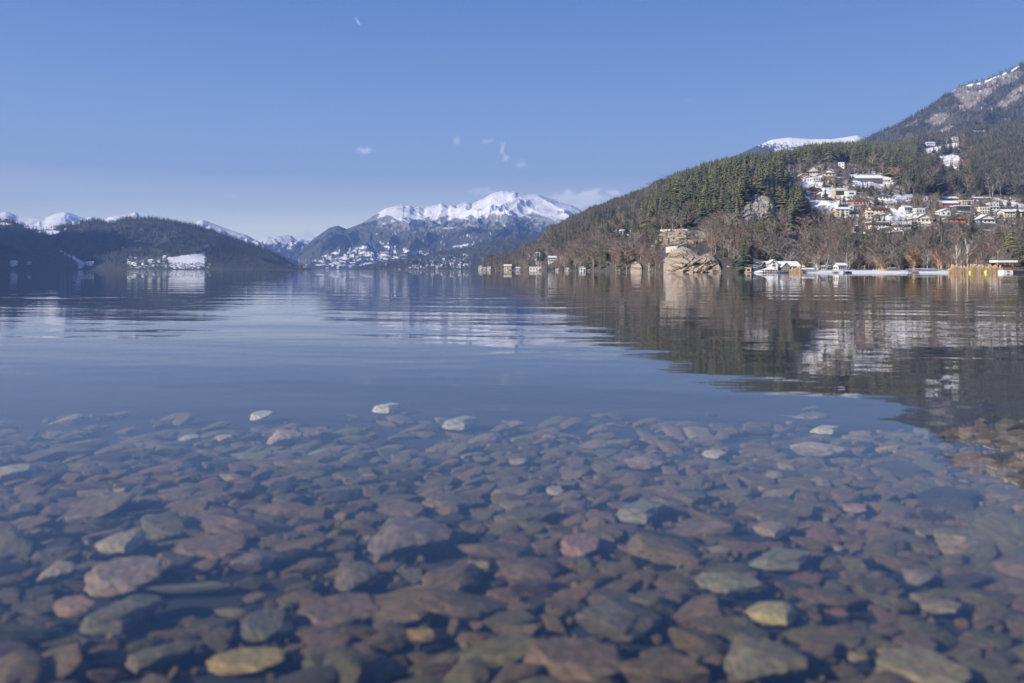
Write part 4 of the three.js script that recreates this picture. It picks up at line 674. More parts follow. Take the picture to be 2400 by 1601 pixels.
// ------------------------------------------------------------------ the right shore: villa, boathouse, boat, huts, reeds, jetty, buoys
const onBank = (px, back = 0) => { const D = shoreD(px) + back, h = slopeAt(px, Math.log(D / shoreD(px)) / Math.log((lerp(column(px)[0].De, column(px)[1].De, column(px)[2])) / shoreD(px)))[1]; return V((px - 1200) / F * D, Math.max(0.1, h), -D); };
{
  const g = onBank(1839, 16);
  house(1839, 630, 68, 22, 'side', 'grey', 'long lakeside villa with snow-white roof and dark timbered front', { at: g, cols: 8, rows: 2, snow: 0.97, pitch: 0.55, upper: woodDark, balcony: 'dark', name: 'villa', cat: 'villa', depth: 0.8 });
  house(1838, 630, 18, 21, 'front', 'brown', 'dark gable bay in the middle of the lakeside villa\'s front', { at: onBank(1843, 12), snow: 0.5, pitch: 0.8, name: 'gable_bay', cat: 'bay', cols: 2, rows: 2, chimney: false });
  house(1814, 630, 19, 26, 'front', 'white', 'white gabled end house of the lakeside villa, left of its timbered front', { at: onBank(1814, 10), snow: 0.9, cols: 1, rows: 2, pitch: 0.6 });
  house(1807, 632, 29, 12, 'hip', 'white', 'low white pavilion with a row of windows in front of the lakeside villa', { at: onBank(1807, 3.5), cols: 6, rows: 1, snow: 0.95, pitch: 0.3, name: 'pavilion', cat: 'pavilion', chimney: false });
  house(1902, 630, 22, 19, 'front', 'white', 'white house with steep gable left of the pollard trees', { at: onBank(1902, 16), snow: 0.8, pitch: 0.8, cols: 2 });
  house(1897, 631, 23, 8, 'flat', 'dark', 'dark low boat shed in front of the white steep-gabled house', { at: onBank(1897, 6), cols: 4, rows: 1, snow: 0.5, name: 'boat_shed', cat: 'shed' });
  house(1932, 626, 15, 10, 'side', 'white', 'small white cottage seen behind the pollard trees', { at: onBank(1932, 26), snow: 0.9, cols: 3, rows: 1 });
  house(1945, 625, 13, 9, 'front', 'cream', 'small cream cottage right behind the right pollard tree', { at: onBank(1945, 30), snow: 0.9, cols: 2, rows: 1 });
  house(1974, 627, 24, 16, 'side', 'white', 'white house with a slanting dark roof behind the sailing boat', { at: onBank(1973, 24), snow: 0.3, cols: 4, rows: 1, pitch: 0.45, turn: 0.25 });
  house(1754, 636, 14, 12, 'flat', 'ochre', 'ochre stone boathouse at the waterline left of the villa', { at: onBank(1754, 2), cols: 1, rows: 1, snow: 0, name: 'boathouse', cat: 'boathouse', roofColor: std(lin(0.4, 0.33, 0.22)) });
  const bench = onBank(2090, 20); solo('garden_wall', box(19 / F * -bench.z, 1.7, 0.5, bench.x, bench.y + 0.7, bench.z), std(lin(0.42, 0.36, 0.3)), 'low beige wall behind the beach left of the orange willow', 'wall');
}
{ // docks of the villa
  const a = onBank(1795, -4), w = 34 / F * -a.z, t = thing('boat_dock', V(a.x + w * 0.2, 0.35, a.z), 0, 'snow-covered wooden dock in front of the lakeside villa', 'dock');
  part('deck', box(w, 0.22, 3, 0, 0, 0), woodDark, t); part('snow', box(w - 0.3, 0.16, 2.7, 0, 0.195, 0), snowMat, t);
  for (let i = 0; i < 6; i++) { const g = new THREE.CylinderGeometry(0.11, 0.11, 2.6, 8); g.translate(-w / 2 + 0.4 + i * (w - 0.8) / 5, -0.5, 1.55); part('post', g, woodDark, t); }
  const hullGeo = (L, B, Hh) => { const st = 11, ring = 9; return sheet(ring, st, (u, v) => { const k = Math.sin(Math.PI * clamp(v * 0.93 + 0.07, 0, 1)) ** 0.6 * (v > 0.98 ? 0.03 : 1), a2 = (u - 0.5) * Math.PI, s = Math.sin(a2); return V(Math.sign(s) * Math.abs(s) ** 0.7 * B / 2 * k, -Math.cos(a2) * Hh * (0.75 + 0.25 * k) + Hh + (v ** 3) * 0.25 * Hh, (0.5 - v) * L * -1); }); };
  const hullMat = (c) => new THREE.MeshPhysicalMaterial({ color: c, roughness: 0.35, clearcoat: 0.5, side: THREE.DoubleSide });
  // two covered motor boats by the dock
  for (const [px, c, cover, label] of [[1782, lin(0.7, 0.7, 0.7), lin(0.75, 0.75, 0.75), 'white covered motor boat moored left of the villa dock'], [1835, lin(0.08, 0.1, 0.16), lin(0.12, 0.13, 0.17), 'dark covered motor boat moored right of the villa dock']]) {
    const p = onBank(px, -5), b = thing('motor_boat', V(p.x, -0.15, p.z), 1.35, label, 'boat');
    part('hull', hullGeo(5.6, 1.9, 0.75), hullMat(c), b); const cg = new THREE.SphereGeometry(1, 16, 8, 0, 6.283, 0, Math.PI / 2); cg.scale(0.8, 0.5, 2.2); cg.translate(0, 0.75, -0.2); part('cover', cg, std(cover), b);
  }
  // the sailing boat
  const p = onBank(1986, -2.5), s = thing('sailing_boat', V(p.x, -0.2, p.z), -1.15, 'dark blue sailing boat with a tall bare mast moored at the snowy beach', 'sailing boat');
  part('hull', hullGeo(5.2, 1.9, 0.95), hullMat(lin(0.07, 0.09, 0.16)), s);
  part('deck', box(1.5, 0.08, 3.6, 0, 0.86, 0), std(lin(0.6, 0.58, 0.55), 0.6), s);
  const cab = new THREE.BoxGeometry(1.0, 0.4, 1.6, 2, 2, 2); cab.translate(0, 1.1, 0.2); part('cabin', cab, trimWhite, s);
  const tall = 46 / F * -p.z, mast = new THREE.CylinderGeometry(0.05, 0.09, tall, 8); mast.translate(0, 0.8 + tall / 2, 0.4); const mm = part('mast', mast, std(lin(0.7, 0.68, 0.62), 0.5), s);
  const boom = new THREE.CylinderGeometry(0.13, 0.1, 2.3, 8); boom.rotateX(Math.PI / 2); boom.translate(0, 1.9, -0.8); part('boom', boom, std(lin(0.2, 0.22, 0.3)), s);
  const stay = (x0, y0, z0, x1, y1, z1) => { const a2 = V(x0, y0, z0), b2 = V(x1, y1, z1), g = new THREE.CylinderGeometry(0.018, 0.018, a2.distanceTo(b2), 4); g.applyQuaternion(new THREE.Quaternion().setFromUnitVectors(UPV, b2.clone().sub(a2).normalize())); g.translate((x0 + x1) / 2, (y0 + y1) / 2, (z0 + z1) / 2); return g; };
  part('stay', stay(0, 0.9, 2.5, 0, tall, 0.4), std(lin(0.3, 0.3, 0.3), 0.4), mm); part('stay', stay(0, 0.9, -2.4, 0, tall + 0.6, 0.4), std(lin(0.3, 0.3, 0.3), 0.4), mm);
  const q = onBank(1991, 5), pole = thing('leaning_mast', V(q.x, q.y, q.z), 0, 'thin pale mast leaning left just right of the sailing boat', 'mast');
  const pg = new THREE.CylinderGeometry(0.05, 0.09, 5.2, 8); pg.translate(0, 2.6, 0); pg.rotateZ(0.24); part('spar', pg, std(lin(0.6, 0.55, 0.5), 0.5), pole); part('cross_tree', box(0.7, 0.06, 0.06, -0.9, 3.7, 0), std(lin(0.6, 0.55, 0.5), 0.5), pole);
  // a rowing boat upturned on the snow
  const rb = onBank(1958, 2), rw = thing('rowing_boat', V(rb.x, rb.y + 0.55, rb.z), 1.3, 'small dark rowing boat lying upturned on the snowy beach', 'boat'); const rg = hullGeo(3.0, 1.1, 0.5); rg.rotateX(Math.PI); part('hull', rg, hullMat(lin(0.12, 0.11, 0.1)), rw); part('keel', box(0.06, 0.08, 2.4, 0, 0.02, 0), woodDark, rw);
}
// single trees of the shore
function shoreTree(px, back, hpx, wpx, kindGeo, mat, label, name, cat, group) { const p = onBank(px, back), h = hpx / F * -p.z, w = wpx / F * -p.z, o = thing(name, p, R() * 6, label, cat, group), b = new THREE.Box3().setFromBufferAttribute(kindGeo[1].attributes.position), sx = w / (b.max.x - b.min.x); part('trunk', kindGeo[0], mat, o); part('crown', kindGeo[1], mat, o); o.scale.set(sx, h, sx); return o; }
const pollard = bareTree(401, { levels: 4,  kids: 5, spread: 0.3, up: 0.75, trunk: 0.12, len: 0.2, ratio: 0.95, upright: 0.25, rad: 0.03, twig: 1.5 }), roundTree = bareTree(402, { kids: 12, spread: 1.1, up: 0.12, trunk: 0.1, len: 0.16, ratio: 0.9, twig: 2.2, rad: 0.022 }), fanTree = bareTree(403, { kids: 8, spread: 0.62, up: 0.5, trunk: 0.1, len: 0.25, ratio: 0.82, twig: 1.7 }), birch = bareTree(404, { kids: 4, spread: 0.4, up: 0.45, trunk: 0.45, len: 0.3, ratio: 0.5, rad: 0.02, twig: 0.8 });
const dsM = (c) => std(c, 0.95, { side: THREE.DoubleSide });
shoreTree(1916, 10, 50, 28, pollard, dsM(lin(0.62, 0.56, 0.44)), 'pale beige pollard tree, left of the upright pair on the beach', 'pollard_tree', 'pollard tree');
shoreTree(1938, 14, 54, 27, pollard, dsM(lin(0.6, 0.56, 0.43)), 'pale greenish pollard tree, right of the upright pair on the beach', 'pollard_tree', 'pollard tree');
shoreTree(2066, 12, 44, 52, fanTree, dsM(lin(0.52, 0.38, 0.27)), 'round reddish-brown bare tree with pale stems left of the beige wall', 'bare_tree', 'bare tree');
shoreTree(2108, 8, 48, 36, fanTree, dsM(lin(0.26, 0.22, 0.19)), 'dark multi-stemmed bush between the beige wall and the orange willow', 'bare_tree', 'bare tree');
shoreTree(2142, 8, 60, 48, roundTree, dsM(lin(0.55, 0.38, 0.22)), 'orange-yellow willow with dense round crown on the beach', 'willow_tree', 'willow');
shoreTree(2200, 10, 68, 42, fanTree, dsM(lin(0.5, 0.34, 0.25)), 'tall rust-brown bare tree right of the orange willow', 'bare_tree', 'bare tree');
shoreTree(2242, 40, 66, 24, birch, dsM(lin(0.75, 0.74, 0.7)), 'white-stemmed birch behind the reeds, the lower left one of two', 'birch_tree', 'birch');
shoreTree(2266, 46, 80, 26, birch, dsM(lin(0.78, 0.75, 0.7)), 'white forked birch behind the reeds, the taller right one of two', 'birch_tree', 'birch');
shoreTree(2302, 40, 74, 60, bareKinds[1], dsM(lin(0.28, 0.24, 0.21)), 'dark spreading bare tree right of the taller birch', 'bare_tree', 'bare tree');
shoreTree(2338, 36, 64, 52, bareKinds[0], dsM(lin(0.4, 0.35, 0.28)), 'greyish bare tree behind the left end of the snowy-roofed hut', 'bare_tree', 'bare tree');
shoreTree(1890, 14, 34, 34, roundTree, dsM(lin(0.42, 0.31, 0.24)), 'low brown bush between the villa and the steep-gabled house', 'bush', 'bush');
shoreTree(2012, 30, 48, 44, roundTree, dsM(lin(0.26, 0.21, 0.19)), 'dark brown round bush right of the leaning mast', 'bush', 'bush');
shoreTree(1668, 60, 70, 40, bareKinds[2], dsM(lin(0.46, 0.31, 0.21)), 'rust-coloured bare tree on the bank left of the ochre boathouse', 'bare_tree', 'bare tree');
{ // the big pine at the right edge and the pair of cypresses
  const p = onBank(2370, 70), h = 92 / F * -p.z, o = thing('cedar_tree', p, 0.4, 'large yellow-green cedar with drooping tiers at the right edge behind the hut', 'cedar'); const cg = coniferCrown(501, { whorls: 20, per: 12, width: 0.34, low: 0.06, droop: 0.2, narrow: 0.6, ragged: 0.6 }); part('crown', cg, dsM(lin(0.15, 0.145, 0.06)), o); part('trunk', coniferKinds[2][1], barkMat, o); o.scale.set(h * 0.85, h, h * 0.85);
  for (const [px, label, hh] of [[2139, 'dark slim cypress, left and shorter one of the pair before the cream house', 30], [2146.5, 'dark slim cypress, right and taller one of the pair before the cream house', 33]]) { const q = groundAt(px, 539), H2 = hh / F * -q.z, t = thing('cypress_tree', q, 0, label, 'cypress'); part('crown', coniferCrown(510 + hh, { whorls: 22, per: 9, width: 0.11, low: 0.02, droop: -0.6, narrow: 0.55, ragged: 0.25 }), mats.spruce[3], t); part('trunk', coniferKinds[3][1], barkMat, t); t.scale.set(H2 * 1.2, H2, H2 * 1.2); }
}
{ // reeds: golden stalks in dense stands
  const blade = triSoup([[V(-0.03, 0, 0), V(0.03, 0, 0), V(0.05, 1, 0.02)], [V(0, 0, -0.03), V(0, 0, 0.03), V(-0.04, 0.93, 0.05)], [V(0.02, 0.78, 0), V(0.1, 0.86, 0), V(0.06, 1.06, 0.03)]], [V(0, 0.5, 1), V(-1, 0.5, 0), V(0, 0.5, 1)]), r = rngOf(61);
  const stand = (x0, x1, b0, b1, n, h, label) => { const list = []; for (let i = 0; i < n; i++) { const px = lerp(x0, x1, r()), p = onBank(px, lerp(b0, b1, r())); p.y = Math.min(p.y, 0.25) - 0.1; const hh = h * (0.7 + r() * 0.5) * (0.8 + 0.5 * fbm(px * 0.12, 1, 3)) * Math.min(1, 0.45 + Math.min(px - x0, x1 - px) / 14); list.push({ p, s: V(1 + r(), hh, 1 + r()), a: r() * 6.28, c: lin(0.72, 0.55, 0.34).lerp(lin(0.45, 0.32, 0.2), r() * (fbm(px * 0.2, 5, 2) > 0 ? 1 : 0.4)) }); } instanced('reeds', blade, forestMat, list, label, 'reeds'); };
  stand(2222, 2352, -3, 9, 9000, 3.5, 'golden reeds along the shore behind the yellow buoys');
  stand(1850, 1882, -2, 5, 2200, 2.6, 'straw-coloured reeds at the waterline right of the villa');
  stand(2040, 2120, 18, 30, 2600, 2.2, 'straw-coloured reeds at the back of the snowy beach');
}
{ // buoys, pontoon, hut, lamp
  const yellow = new THREE.MeshStandardMaterial({ color: lin(0.72, 0.58, 0.1), roughness: 0.4 });
  for (const [px, d, label] of [[2274, 7, 'yellow buoy afloat before the reeds, the left one of two'], [2311, 8.5, 'yellow buoy afloat before the reeds, the right one of two']]) { const p = onBank(px, -14), rad = d / 2 / F * -p.z, t = thing('buoy', V(p.x, rad * 0.55, p.z), 0, label, 'buoy'); const sg = new THREE.SphereGeometry(rad, 24, 16); sg.scale(1, 0.96, 1); part('float', sg, yellow, t); const c = new THREE.CylinderGeometry(rad * 0.2, rad * 0.26, rad * 0.35, 12); c.translate(0, rad * 1.02, 0); part('neck', c, yellow, t); const e = new THREE.TorusGeometry(rad * 0.14, rad * 0.045, 6, 14); e.translate(0, rad * 1.3, 0); part('ring', e, std(lin(0.3, 0.3, 0.3), 0.4), t); }
  const p = onBank(2376, -9), u = -p.z / F, t = thing('pontoon', V(p.x, 0, p.z), 0.06, 'white-ended dark bathing pontoon with railing at the right edge', 'pontoon');
  part('white_float', box(22 * u, 1.45, 4, -20 * u, 0.6, 0), trimWhite, t); part('opening', box(6 * u, 0.55, 0.1, -20.5 * u, 0.65, 2.02), woodDark, t); part('dark_float', box(62 * u, 1.2, 3.8, 22.2 * u, 0.48, 0), std(lin(0.03, 0.03, 0.035), 0.6), t); part('deck', box(86 * u, 0.18, 4.2, 12 * u, 1.42, 0), std(lin(0.4, 0.37, 0.33)), t);
  for (let i = 0; i < 16; i++) part('railing_post', box(0.09, 1.0, 0.09, (-30 + i * 5.2) * u, 2.01, -1.8), std(lin(0.25, 0.22, 0.2)), t); part('handrail', box(82 * u, 0.1, 0.12, 8 * u, 2.56, -1.8), std(lin(0.25, 0.22, 0.2)), t);
  const q = onBank(2352, 8), v = -q.z / F, h = thing('bathing_hut', V(q.x, q.y, q.z), 0.04, 'orange-brown bathing hut under a thick flat snow-covered roof', 'hut');
  part('wall', box(22 * v, 3.6, 4, 4 * v, 1.4, -1), wallMat('orange'), h); for (let i = 0; i < 7; i++) part('board', box(2.6 * v, 3.3, 0.08, (-5 + i * 3) * v, 1.5, 1.045), woodWarm, h);
  for (const x of [-23, -12, 20]) part('post', box(0.22, 4.4, 0.22, x * v, 2, 1.6), woodDark, h); const rf = part('roof', box(49 * v, 0.4, 6.4, 0, 4.2, 0), woodDark, h); part('roof_snow', box(48 * v, 0.95, 6.2, 0, 4.88, 0), snowMat, rf);
  const pp = new THREE.CylinderGeometry(0.05, 0.05, 1.8, 6); pp.translate(6 * v, 5.9, 0); part('flue', pp, std(lin(0.3, 0.3, 0.3)), rf);
  const bush = shoreTree(2372, 5, 18, 16, roundTree, dsM(lin(0.55, 0.2, 0.1)), 'rusty red bush at the right corner of the bathing hut', 'bush', 'bush');
  const l = onBank(2230.6, 12), lamp = thing('lamp_post', l, 0, 'thin white lamp post behind the left end of the golden reeds', 'lamp post'); const g = new THREE.CylinderGeometry(0.06, 0.1, 5.2, 8); g.translate(0, 2.6, 0); part('pole', g, trimWhite, lamp); part('arm', box(1.1, 0.07, 0.07, 0.5, 5.22, 0), trimWhite, lamp); part('lamp_head', box(0.55, 0.12, 0.24, 1.0, 5.17, 0), std(lin(0.5, 0.5, 0.5)), lamp);
  const l2 = onBank(2286, 4), ln = thing('globe_lamp', l2, 0, 'small white globe lamp sticking out of the golden reeds', 'lamp'); const g2 = new THREE.CylinderGeometry(0.05, 0.05, 3.4, 8); g2.translate(0, 1.7, 0); part('pole', g2, trimWhite, ln); const g3 = new THREE.SphereGeometry(0.32, 16, 12); g3.translate(0, 3.6, 0); part('globe', g3, trimWhite, ln);
}
// ------------------------------------------------------------------ stones on the lake bed
function stoneGeo(seed, detail, cuts) {
  const r = rngOf(seed), g = mergeVertices((() => { const q = new THREE.IcosahedronGeometry(1, detail); q.deleteAttribute('uv'); q.deleteAttribute('normal'); return q; })(), 1e-4), pos = g.attributes.position, col = new Float32Array(pos.count * 3), uvs = new Float32Array(pos.count * 2), v = V(0, 0, 0), planes = [];
  for (let k = 0; k < cuts; k++) planes.push([V(r() - 0.5, (r() - 0.5) * (k % 3 ? 0.35 : 1.2), r() - 0.5).normalize(), 0.5 + r() * 0.42]);
  planes.push([V((r() - 0.5) * 0.3, 1, (r() - 0.5) * 0.3).normalize(), 0.6 + r() * 0.2]);
  for (let i = 0; i < pos.count; i++) {
    v.fromBufferAttribute(pos, i).normalize(); const d = v.clone(); let rad = 1.05;
    for (const [n, o] of planes) { const c = d.dot(n); if (c > 0.05) rad = Math.min(rad, o / c); }
    rad *= 1 + n3(d.x * 1.7 + seed, d.y * 1.7, d.z * 1.7) * 0.06 + n3(d.x * 6, d.y * 6, d.z * 6 + seed) * 0.03;
    v.multiplyScalar(rad); pos.setXYZ(i, v.x, v.y, v.z);
    const m = 1 + n3(v.x * 2.3 + seed, v.y * 3, v.z * 2.3) * 0.22 + n3(v.x * 9, v.y * 9 + seed, v.z * 9) * 0.2, warm = n3(v.x * 1.5, v.y * 1.5, v.z * 1.5 - seed) * 0.08;
    uvs[i * 2] = v.x * 0.4 + v.y * 0.15 + seed * 0.37; uvs[i * 2 + 1] = v.z * 0.4 + v.y * 0.2 + seed * 0.61; col[i * 3] = m * (1 + warm); col[i * 3 + 1] = m; col[i * 3 + 2] = m * (1 - warm);
  }
  g.setAttribute('color', new THREE.BufferAttribute(col, 3)); g.setAttribute('uv', new THREE.BufferAttribute(uvs, 2)); return toCreasedNormals(g, 0.42);
}
{
  const geos = [1, 2, 3, 4, 5, 6, 7, 8].map((k) => stoneGeo(600 + k, 5, 9 + k)), small = stoneGeo(640, 2, 10), r = rngOf(88);
  const N = 512, td = new Uint8Array(N * N * 4);
  for (let y = 0; y < N; y++) for (let x = 0; x < N; x++) { // mottling, fine specks, a few veins and stains
    const u = x / 64, v = y / 64, m = fbm(u * 1.3, v * 1.3, 5), sp = n2(x / 3.1, y / 3.1), ve = Math.abs(fbm(u * 0.7 + 9, v * 1.6, 4)), alg = smoothstep(fbm(u * 0.9 + 30, v * 0.9, 3), 0.1, 0.35);
    let t = 0.68 + m * 0.34 + (sp > 0.62 ? 0.22 : sp < -0.7 ? -0.2 : 0) + sp * 0.06; if (ve < 0.018) t += 0.3; const o = (y * N + x) * 4;
    td[o] = clamp(t * (1 - alg * 0.28), 0, 1) * 255; td[o + 1] = clamp(t * (1 - alg * 0.18), 0, 1) * 255; td[o + 2] = clamp(t * (1 - alg * 0.4), 0, 1) * 255; td[o + 3] = 255;
  }
  const stoneMap = new THREE.DataTexture(td, N, N); stoneMap.wrapS = stoneMap.wrapT = THREE.MirroredRepeatWrapping; stoneMap.magFilter = stoneMap.minFilter = THREE.LinearFilter; stoneMap.needsUpdate = true;
  const sm = (c) => new THREE.MeshStandardMaterial({ color: c.clone().multiplyScalar(1.3), roughness: 0.85, vertexColors: true, map: stoneMap, bumpMap: stoneMap, bumpScale: 0.012 });
  const classes = [['dull brown-grey', lin(0.21, 0.135, 0.065)], ['greenish grey', lin(0.165, 0.13, 0.058)], ['mauve-grey', lin(0.22, 0.138, 0.085)], ['dark slate-grey', lin(0.075, 0.058, 0.036)], ['pale beige', lin(0.34, 0.245, 0.13)], ['reddish-brown', lin(0.23, 0.125, 0.07)]].map(([n, c]) => [n, sm(c)]);
  // where the view through a place in the picture meets the bed
  const bedAt = (px, py) => { let D = EYE * F / (py - HY); for (let i = 0; i < 8; i++) D = (EYE + bedDepth(-D) - 0.05) * F / (py - HY); return V((px - 1200) / F * D, -bedDepth(-D), -D); };
  const named = [ // px, py, width, height on the picture, colour, turn, label
    [45, 1106, 92, 34, [0.5, 0.44, 0.4], 0.1, 'pale pinkish stone at the very left edge, a third up the water'],
    [300, 1268, 112, 52, [0.46, 0.4, 0.34], 0.5, 'bright beige flat stone alone in dark blue water at left'],
    [140, 1340, 96, 44, [0.48, 0.4, 0.34], -0.1, 'pale beige blunt stone touching the large pinkish slab at left'],
    [292, 1350, 195, 76, [0.34, 0.26, 0.24], 0.25, 'large pinkish slab with a pale vein, lower left'],
    [172, 1420, 86, 46, [0.5, 0.32, 0.24], 0.85, 'narrow salmon-coloured stone slanting below the large pinkish slab'],
    [290, 1432, 190, 88, [0.2, 0.19, 0.15], 0.2, 'wide grey-green slab left of the big dark gap'],
    [440, 1378, 220, 26, [0.26, 0.25, 0.2], 0.22, 'long thin grey-green stone above the big dark gap'],
    [578, 1548, 200, 52, [0.5, 0.4, 0.2], 0.2, 'long ochre-yellow stone at the bottom edge, left of centre'],
    [372, 1528, 130, 86, [0.22, 0.2, 0.16], -0.5, 'chunky grey-brown stone left of the long ochre one'],
    [618, 1462, 118, 66, [0.16, 0.16, 0.14], 0.1, 'dark grey rounded stone with a pale rim above the long ochre one'],
    [588, 1318, 110, 44, [0.36, 0.28, 0.24], 0.5, 'pinkish beige tapering stone right of the large pinkish slab'],
    [595, 1390, 50, 62, [0.28, 0.23, 0.2], 1.2, 'small upright brown stone at the top of the big dark gap'],
    [972, 1260, 245, 78, [0.21, 0.17, 0.17], -0.15, 'biggest flat mauve slab in the middle of the stone bed'],
    [1000, 1224, 42, 26, [0.52, 0.36, 0.32], 0, 'small bright pink stone lying on the back of the biggest mauve slab'],
    [1040, 1233, 22, 16, [0.5, 0.36, 0.36], 0, 'tiny pink pebble just right of the small bright pink stone'],
    [1124, 1326, 64, 28, [0.5, 0.44, 0.26], -0.2, 'pale yellow wedge-shaped stone at mid bottom'],
    [840, 1345, 128, 66, [0.22, 0.18, 0.15], 0.2, 'dark stone crossed by pale stripes below the biggest mauve slab'],
    [990, 1486, 78, 38, [0.55, 0.38, 0.16], 0, 'bright ochre block-shaped stone near the bottom, left of centre'],
    [1436, 1440, 200, 118, [0.2, 0.18, 0.145], 0, 'largest rounded grey-green stone near the bottom centre right'],
    [1505, 1197, 132, 50, [0.28, 0.28, 0.25], -0.15, 'grey stone with whitish rims in blue water right of centre'],
    [1505, 1088, 96, 22, [0.5, 0.36, 0.32], 0, 'flat pink lens-shaped stone far out, right of centre'],
    [1216, 1080, 50, 28, [0.5, 0.42, 0.38], 0.1, 'small pinkish stone with a white top far out in the middle'],
    [1345, 1180, 84, 62, [0.3, 0.22, 0.21], 0.4, 'mauve angular stone left of the grey one with whitish rims'],
    [1360, 1280, 108, 44, [0.36, 0.23, 0.22], -0.3, 'dusky pink long stone in the middle right of the bed'],
    [1680, 1066, 58, 20, [0.62, 0.54, 0.5], 0, 'small white-pink stone far out on the right'],
    [1911, 1056, 142, 24, [0.6, 0.52, 0.5], 0.05, 'long white-pink stone far out below the dark reflection'],
    [2003, 1192, 62, 24, [0.5, 0.34, 0.3], 0, 'pink stone with a white band in blue water at right'],
    [1818, 1240, 84, 40, [0.42, 0.32, 0.3], -0.2, 'light pink lumpy stone at mid right'],
    [1838, 1309, 180, 46, [0.27, 0.27, 0.22], 0.12, 'long grey-green stone with light flecks at mid right'],
    [1730, 1366, 165, 54, [0.27, 0.26, 0.19], -0.35, 'long grey-green stone slanting down to the yellow-white one'],
    [1824, 1434, 124, 56, [0.58, 0.5, 0.28], 0.15, 'cream-yellow lumpy stone, brightest at lower right'],
    [2155, 1353, 88, 34, [0.34, 0.29, 0.24], 0, 'beige trapezoid stone at right above a dark gap'],
    [2206, 1420, 106, 44, [0.36, 0.31, 0.25], -0.3, 'beige pointed stone at lower right near the edge'],
    [1802, 1542, 236, 104, [0.24, 0.215, 0.165], -0.35, 'huge grey-green angular block at the lower right bottom'],
    [2156, 1566, 224, 90, [0.36, 0.31, 0.22], 0.25, 'large beige speckled block in the bottom right corner'],
    [1964, 1430, 44, 40, [0.36, 0.2, 0.15], 0.2, 'small rust-red stone right of the cream-yellow one'],
    [2012, 1542, 58, 24, [0.5, 0.4, 0.25], -0.2, 'small ochre stone between the two largest bottom right blocks'],
    [1966, 1284, 30, 22, [0.5, 0.37, 0.32], 0, 'tiny pink triangular stone above the dark gap at right'],
    [612, 977, 58, 16, [0.75, 0.72, 0.68], 0, 'small white stone far out, left of the middle'],
    [910, 960, 80, 13, [0.78, 0.74, 0.62], 0, 'cream sliver of stone farthest out, near the middle'],
    [1083, 995, 100, 20, [0.45, 0.45, 0.43], 0, 'pale grey stone far out, near the middle'],
    [452, 1030, 50, 13, [0.62, 0.52, 0.48], 0, 'small pinkish white stone far out, left one of a pair'],
    [530, 1027, 46, 17, [0.6, 0.48, 0.44], 0.2, 'small pinkish stone far out, right one of a pair'],
    [672, 1030, 98, 22, [0.5, 0.36, 0.32], 0, 'long pink stone far out right of the pinkish pair'],
    [1936, 1010, 80, 13, [0.7, 0.66, 0.6], 0, 'white spindle-shaped stone far out on the right'],
    [1300, 1150, 44, 24, [0.5, 0.45, 0.42], 0.1, 'small whitish stone left of the mauve angular one'],
  ];
  const spots = [];
  for (const [px, py, w, h, c, a, label] of named) {
    const p = bedAt(px, py + h * 0.3), k = -p.z / F, W = w * k, look = Math.atan2(EYE + 0.3, -p.z), Dp = Math.min(W * 1.2, h * k / Math.sin(look) * 0.8), Hs = Math.min(W, Dp) * 0.3;
    const o = new THREE.Mesh(geos[Math.floor(r() * geos.length)], sm(lin(c[0], c[1] * 0.88, c[2] * 0.68))); o.name = numbered('stone'); o.position.set(p.x, p.y + Hs * 0.38 + 0.06, p.z); o.scale.set(W / 2 * 1.15, Hs / 2 * 1.1, Dp / 2 * 1.1); o.rotation.y = a; tag(o, label, 'stone'); scene.add(o);
    spots.push([p.x, p.z, Math.max(W, Dp) / 2]);
  }
  // the crowd of other stones
  const cand = [];
  for (let k = 0; k < 26000 && cand.length < 7500; k++) {
    const D = Math.sqrt(lerp(2.6 * 2.6, 19 * 19, Math.pow(r(), 1.8))), x = (r() - 0.5) * 2 * (D * 0.68 + 0.8), big = Math.pow(r(), 1.35), s = lerp(0.17, 1.02, big) * (D < 4.2 ? 0.78 : D > 8 ? 0.6 : 1);
    if (D > 4 && smoothstep(D + fbm(x * 0.35, D * 0.35, 3) * 3.5, 3.4, 15) > r() * 0.99 + 0.01) continue;   // the stones thin out in patches toward the deep mud
    if (spots.some(([sx, sz, sr]) => Math.hypot(sx - x, sz + D) < sr * 0.95 + s * 0.34)) continue;
    if (s > 0.24 && cand.some((q) => q.s > 0.24 && Math.hypot(q.x - x, (q.z + D) * 1.35) < (q.s + s) * 0.25)) continue;
    cand.push({ x, z: -D, s, v: Math.floor(r() * 8), a: r() < 0.6 ? rr(-0.25, 0.75) : r() * 3.14, e: 0.4 + r() * 0.4, f: 0.12 + r() * 0.17, tilt: (r() - 0.5) * 0.55, cls: r() < 0.36 ? 0 : r() < 0.4 ? 1 : r() < 0.5 ? 2 : r() < 0.45 ? 3 : r() < 0.4 ? 4 : 5 });
  }
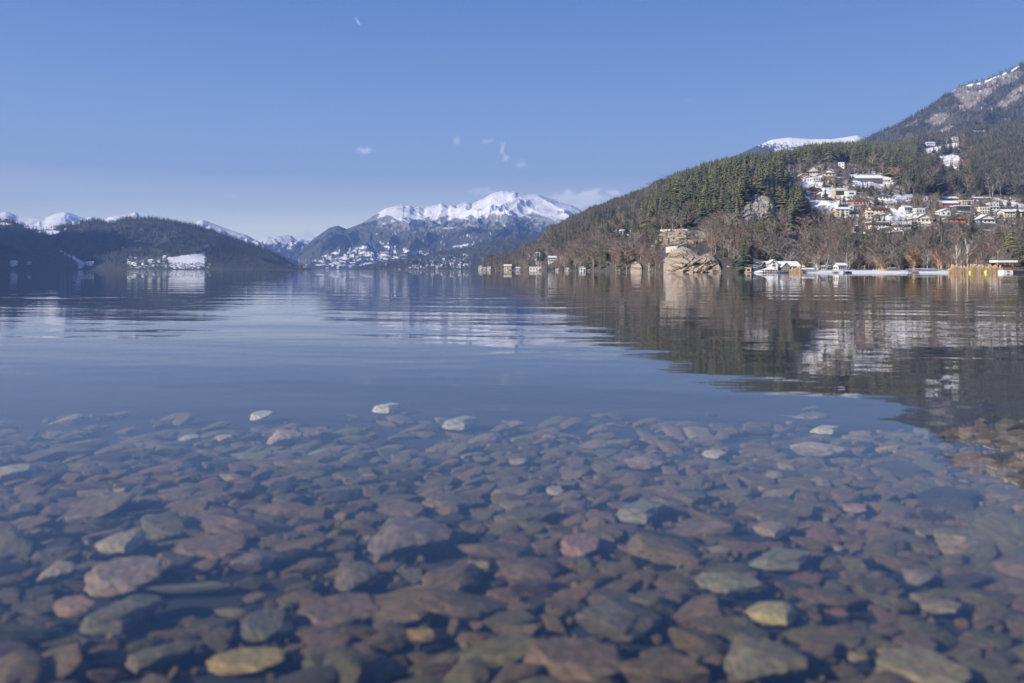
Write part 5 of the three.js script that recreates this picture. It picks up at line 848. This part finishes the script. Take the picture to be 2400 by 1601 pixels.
  for (let k = 0; k < 1800; k++) { const D = Math.sqrt(lerp(2.8 * 2.8, 8 * 8, r())); cand.push({ x: (r() - 0.5) * 2 * (D * 0.68 + 0.8), z: -D, s: 0.035 + r() * r() * 0.09, v: Math.floor(r() * 8), a: r() * 6.28, e: 0.6 + r() * 0.4, f: 0.4 + r() * 0.3, tilt: r() - 0.5, cls: Math.floor(r() * 5) }); }   // gravel between them
  const seen = (q) => { const px = 1200 + F * q.x / -q.z, py = HY + F * (EYE + bedDepth(q.z)) / -q.z; return px > -40 && px < 2440 && py > 840 && py < 1640 ? q.s / -q.z : 0; };
  cand.sort((a, b) => seen(b) - seen(a));
  const protos = new Map(), place = (o, q) => { o.position.set(q.x, -bedDepth(q.z) + q.s * q.f * 0.22 + 0.03, q.z); o.scale.set(q.s / 2, q.s * q.f / 2 + 0.01, q.s * q.e / 2); o.rotation.set(q.tilt * 0.5, q.a, q.tilt); };
  cand.slice(0, 254).forEach((q) => {
    const py = HY + F * (EYE + bedDepth(q.z)) / -q.z, zone = py > 1400 ? 'in the blurred nearest rows' : py > 1180 ? 'in the middle of the stone bed' : 'in the bluish far rows', key = q.v + '.' + q.cls, px = 1200 + F * q.x / -q.z, third = px < 800 ? 'at left' : px < 1600 ? 'in the middle' : 'at right', form = q.s > 0.7 ? 'broad' : q.e < 0.5 ? 'long narrow' : q.e > 0.7 ? 'blunt' : 'medium', label = `${form} ${classes[q.cls][0]} stone ${zone}, ${third}`, group = `${classes[q.cls][0]} stones on the lake bed`;
    let o; if (protos.has(key)) o = protos.get(key).clone(); else protos.set(key, o = new THREE.Mesh(geos[q.v], classes[q.cls][1]));
    o.name = numbered('stone'); place(o, q); tag(o, label, 'stone', group); scene.add(o);
  });
  const rest = cand.slice(254), im = new THREE.InstancedMesh(small, sm(lin(1, 1, 1)), rest.length), dm = new THREE.Object3D();
  rest.forEach((q, i) => { place(dm, q); dm.updateMatrix(); im.setMatrixAt(i, dm.matrix); im.setColorAt(i, classes[q.cls][1].color.clone().multiplyScalar(0.75 + (q.v / 8) * 0.4)); });
  im.name = 'small_stones'; tag(im, 'small stones and pebbles filling the lake bed between the larger stones', 'pebbles', null, 'stuff'); scene.add(im);
}
//@@OBJECTS
scene.traverse((o) => { if (o.isMesh) { o.castShadow = true; o.receiveShadow = true; } });
renderer.render(scene, camera);
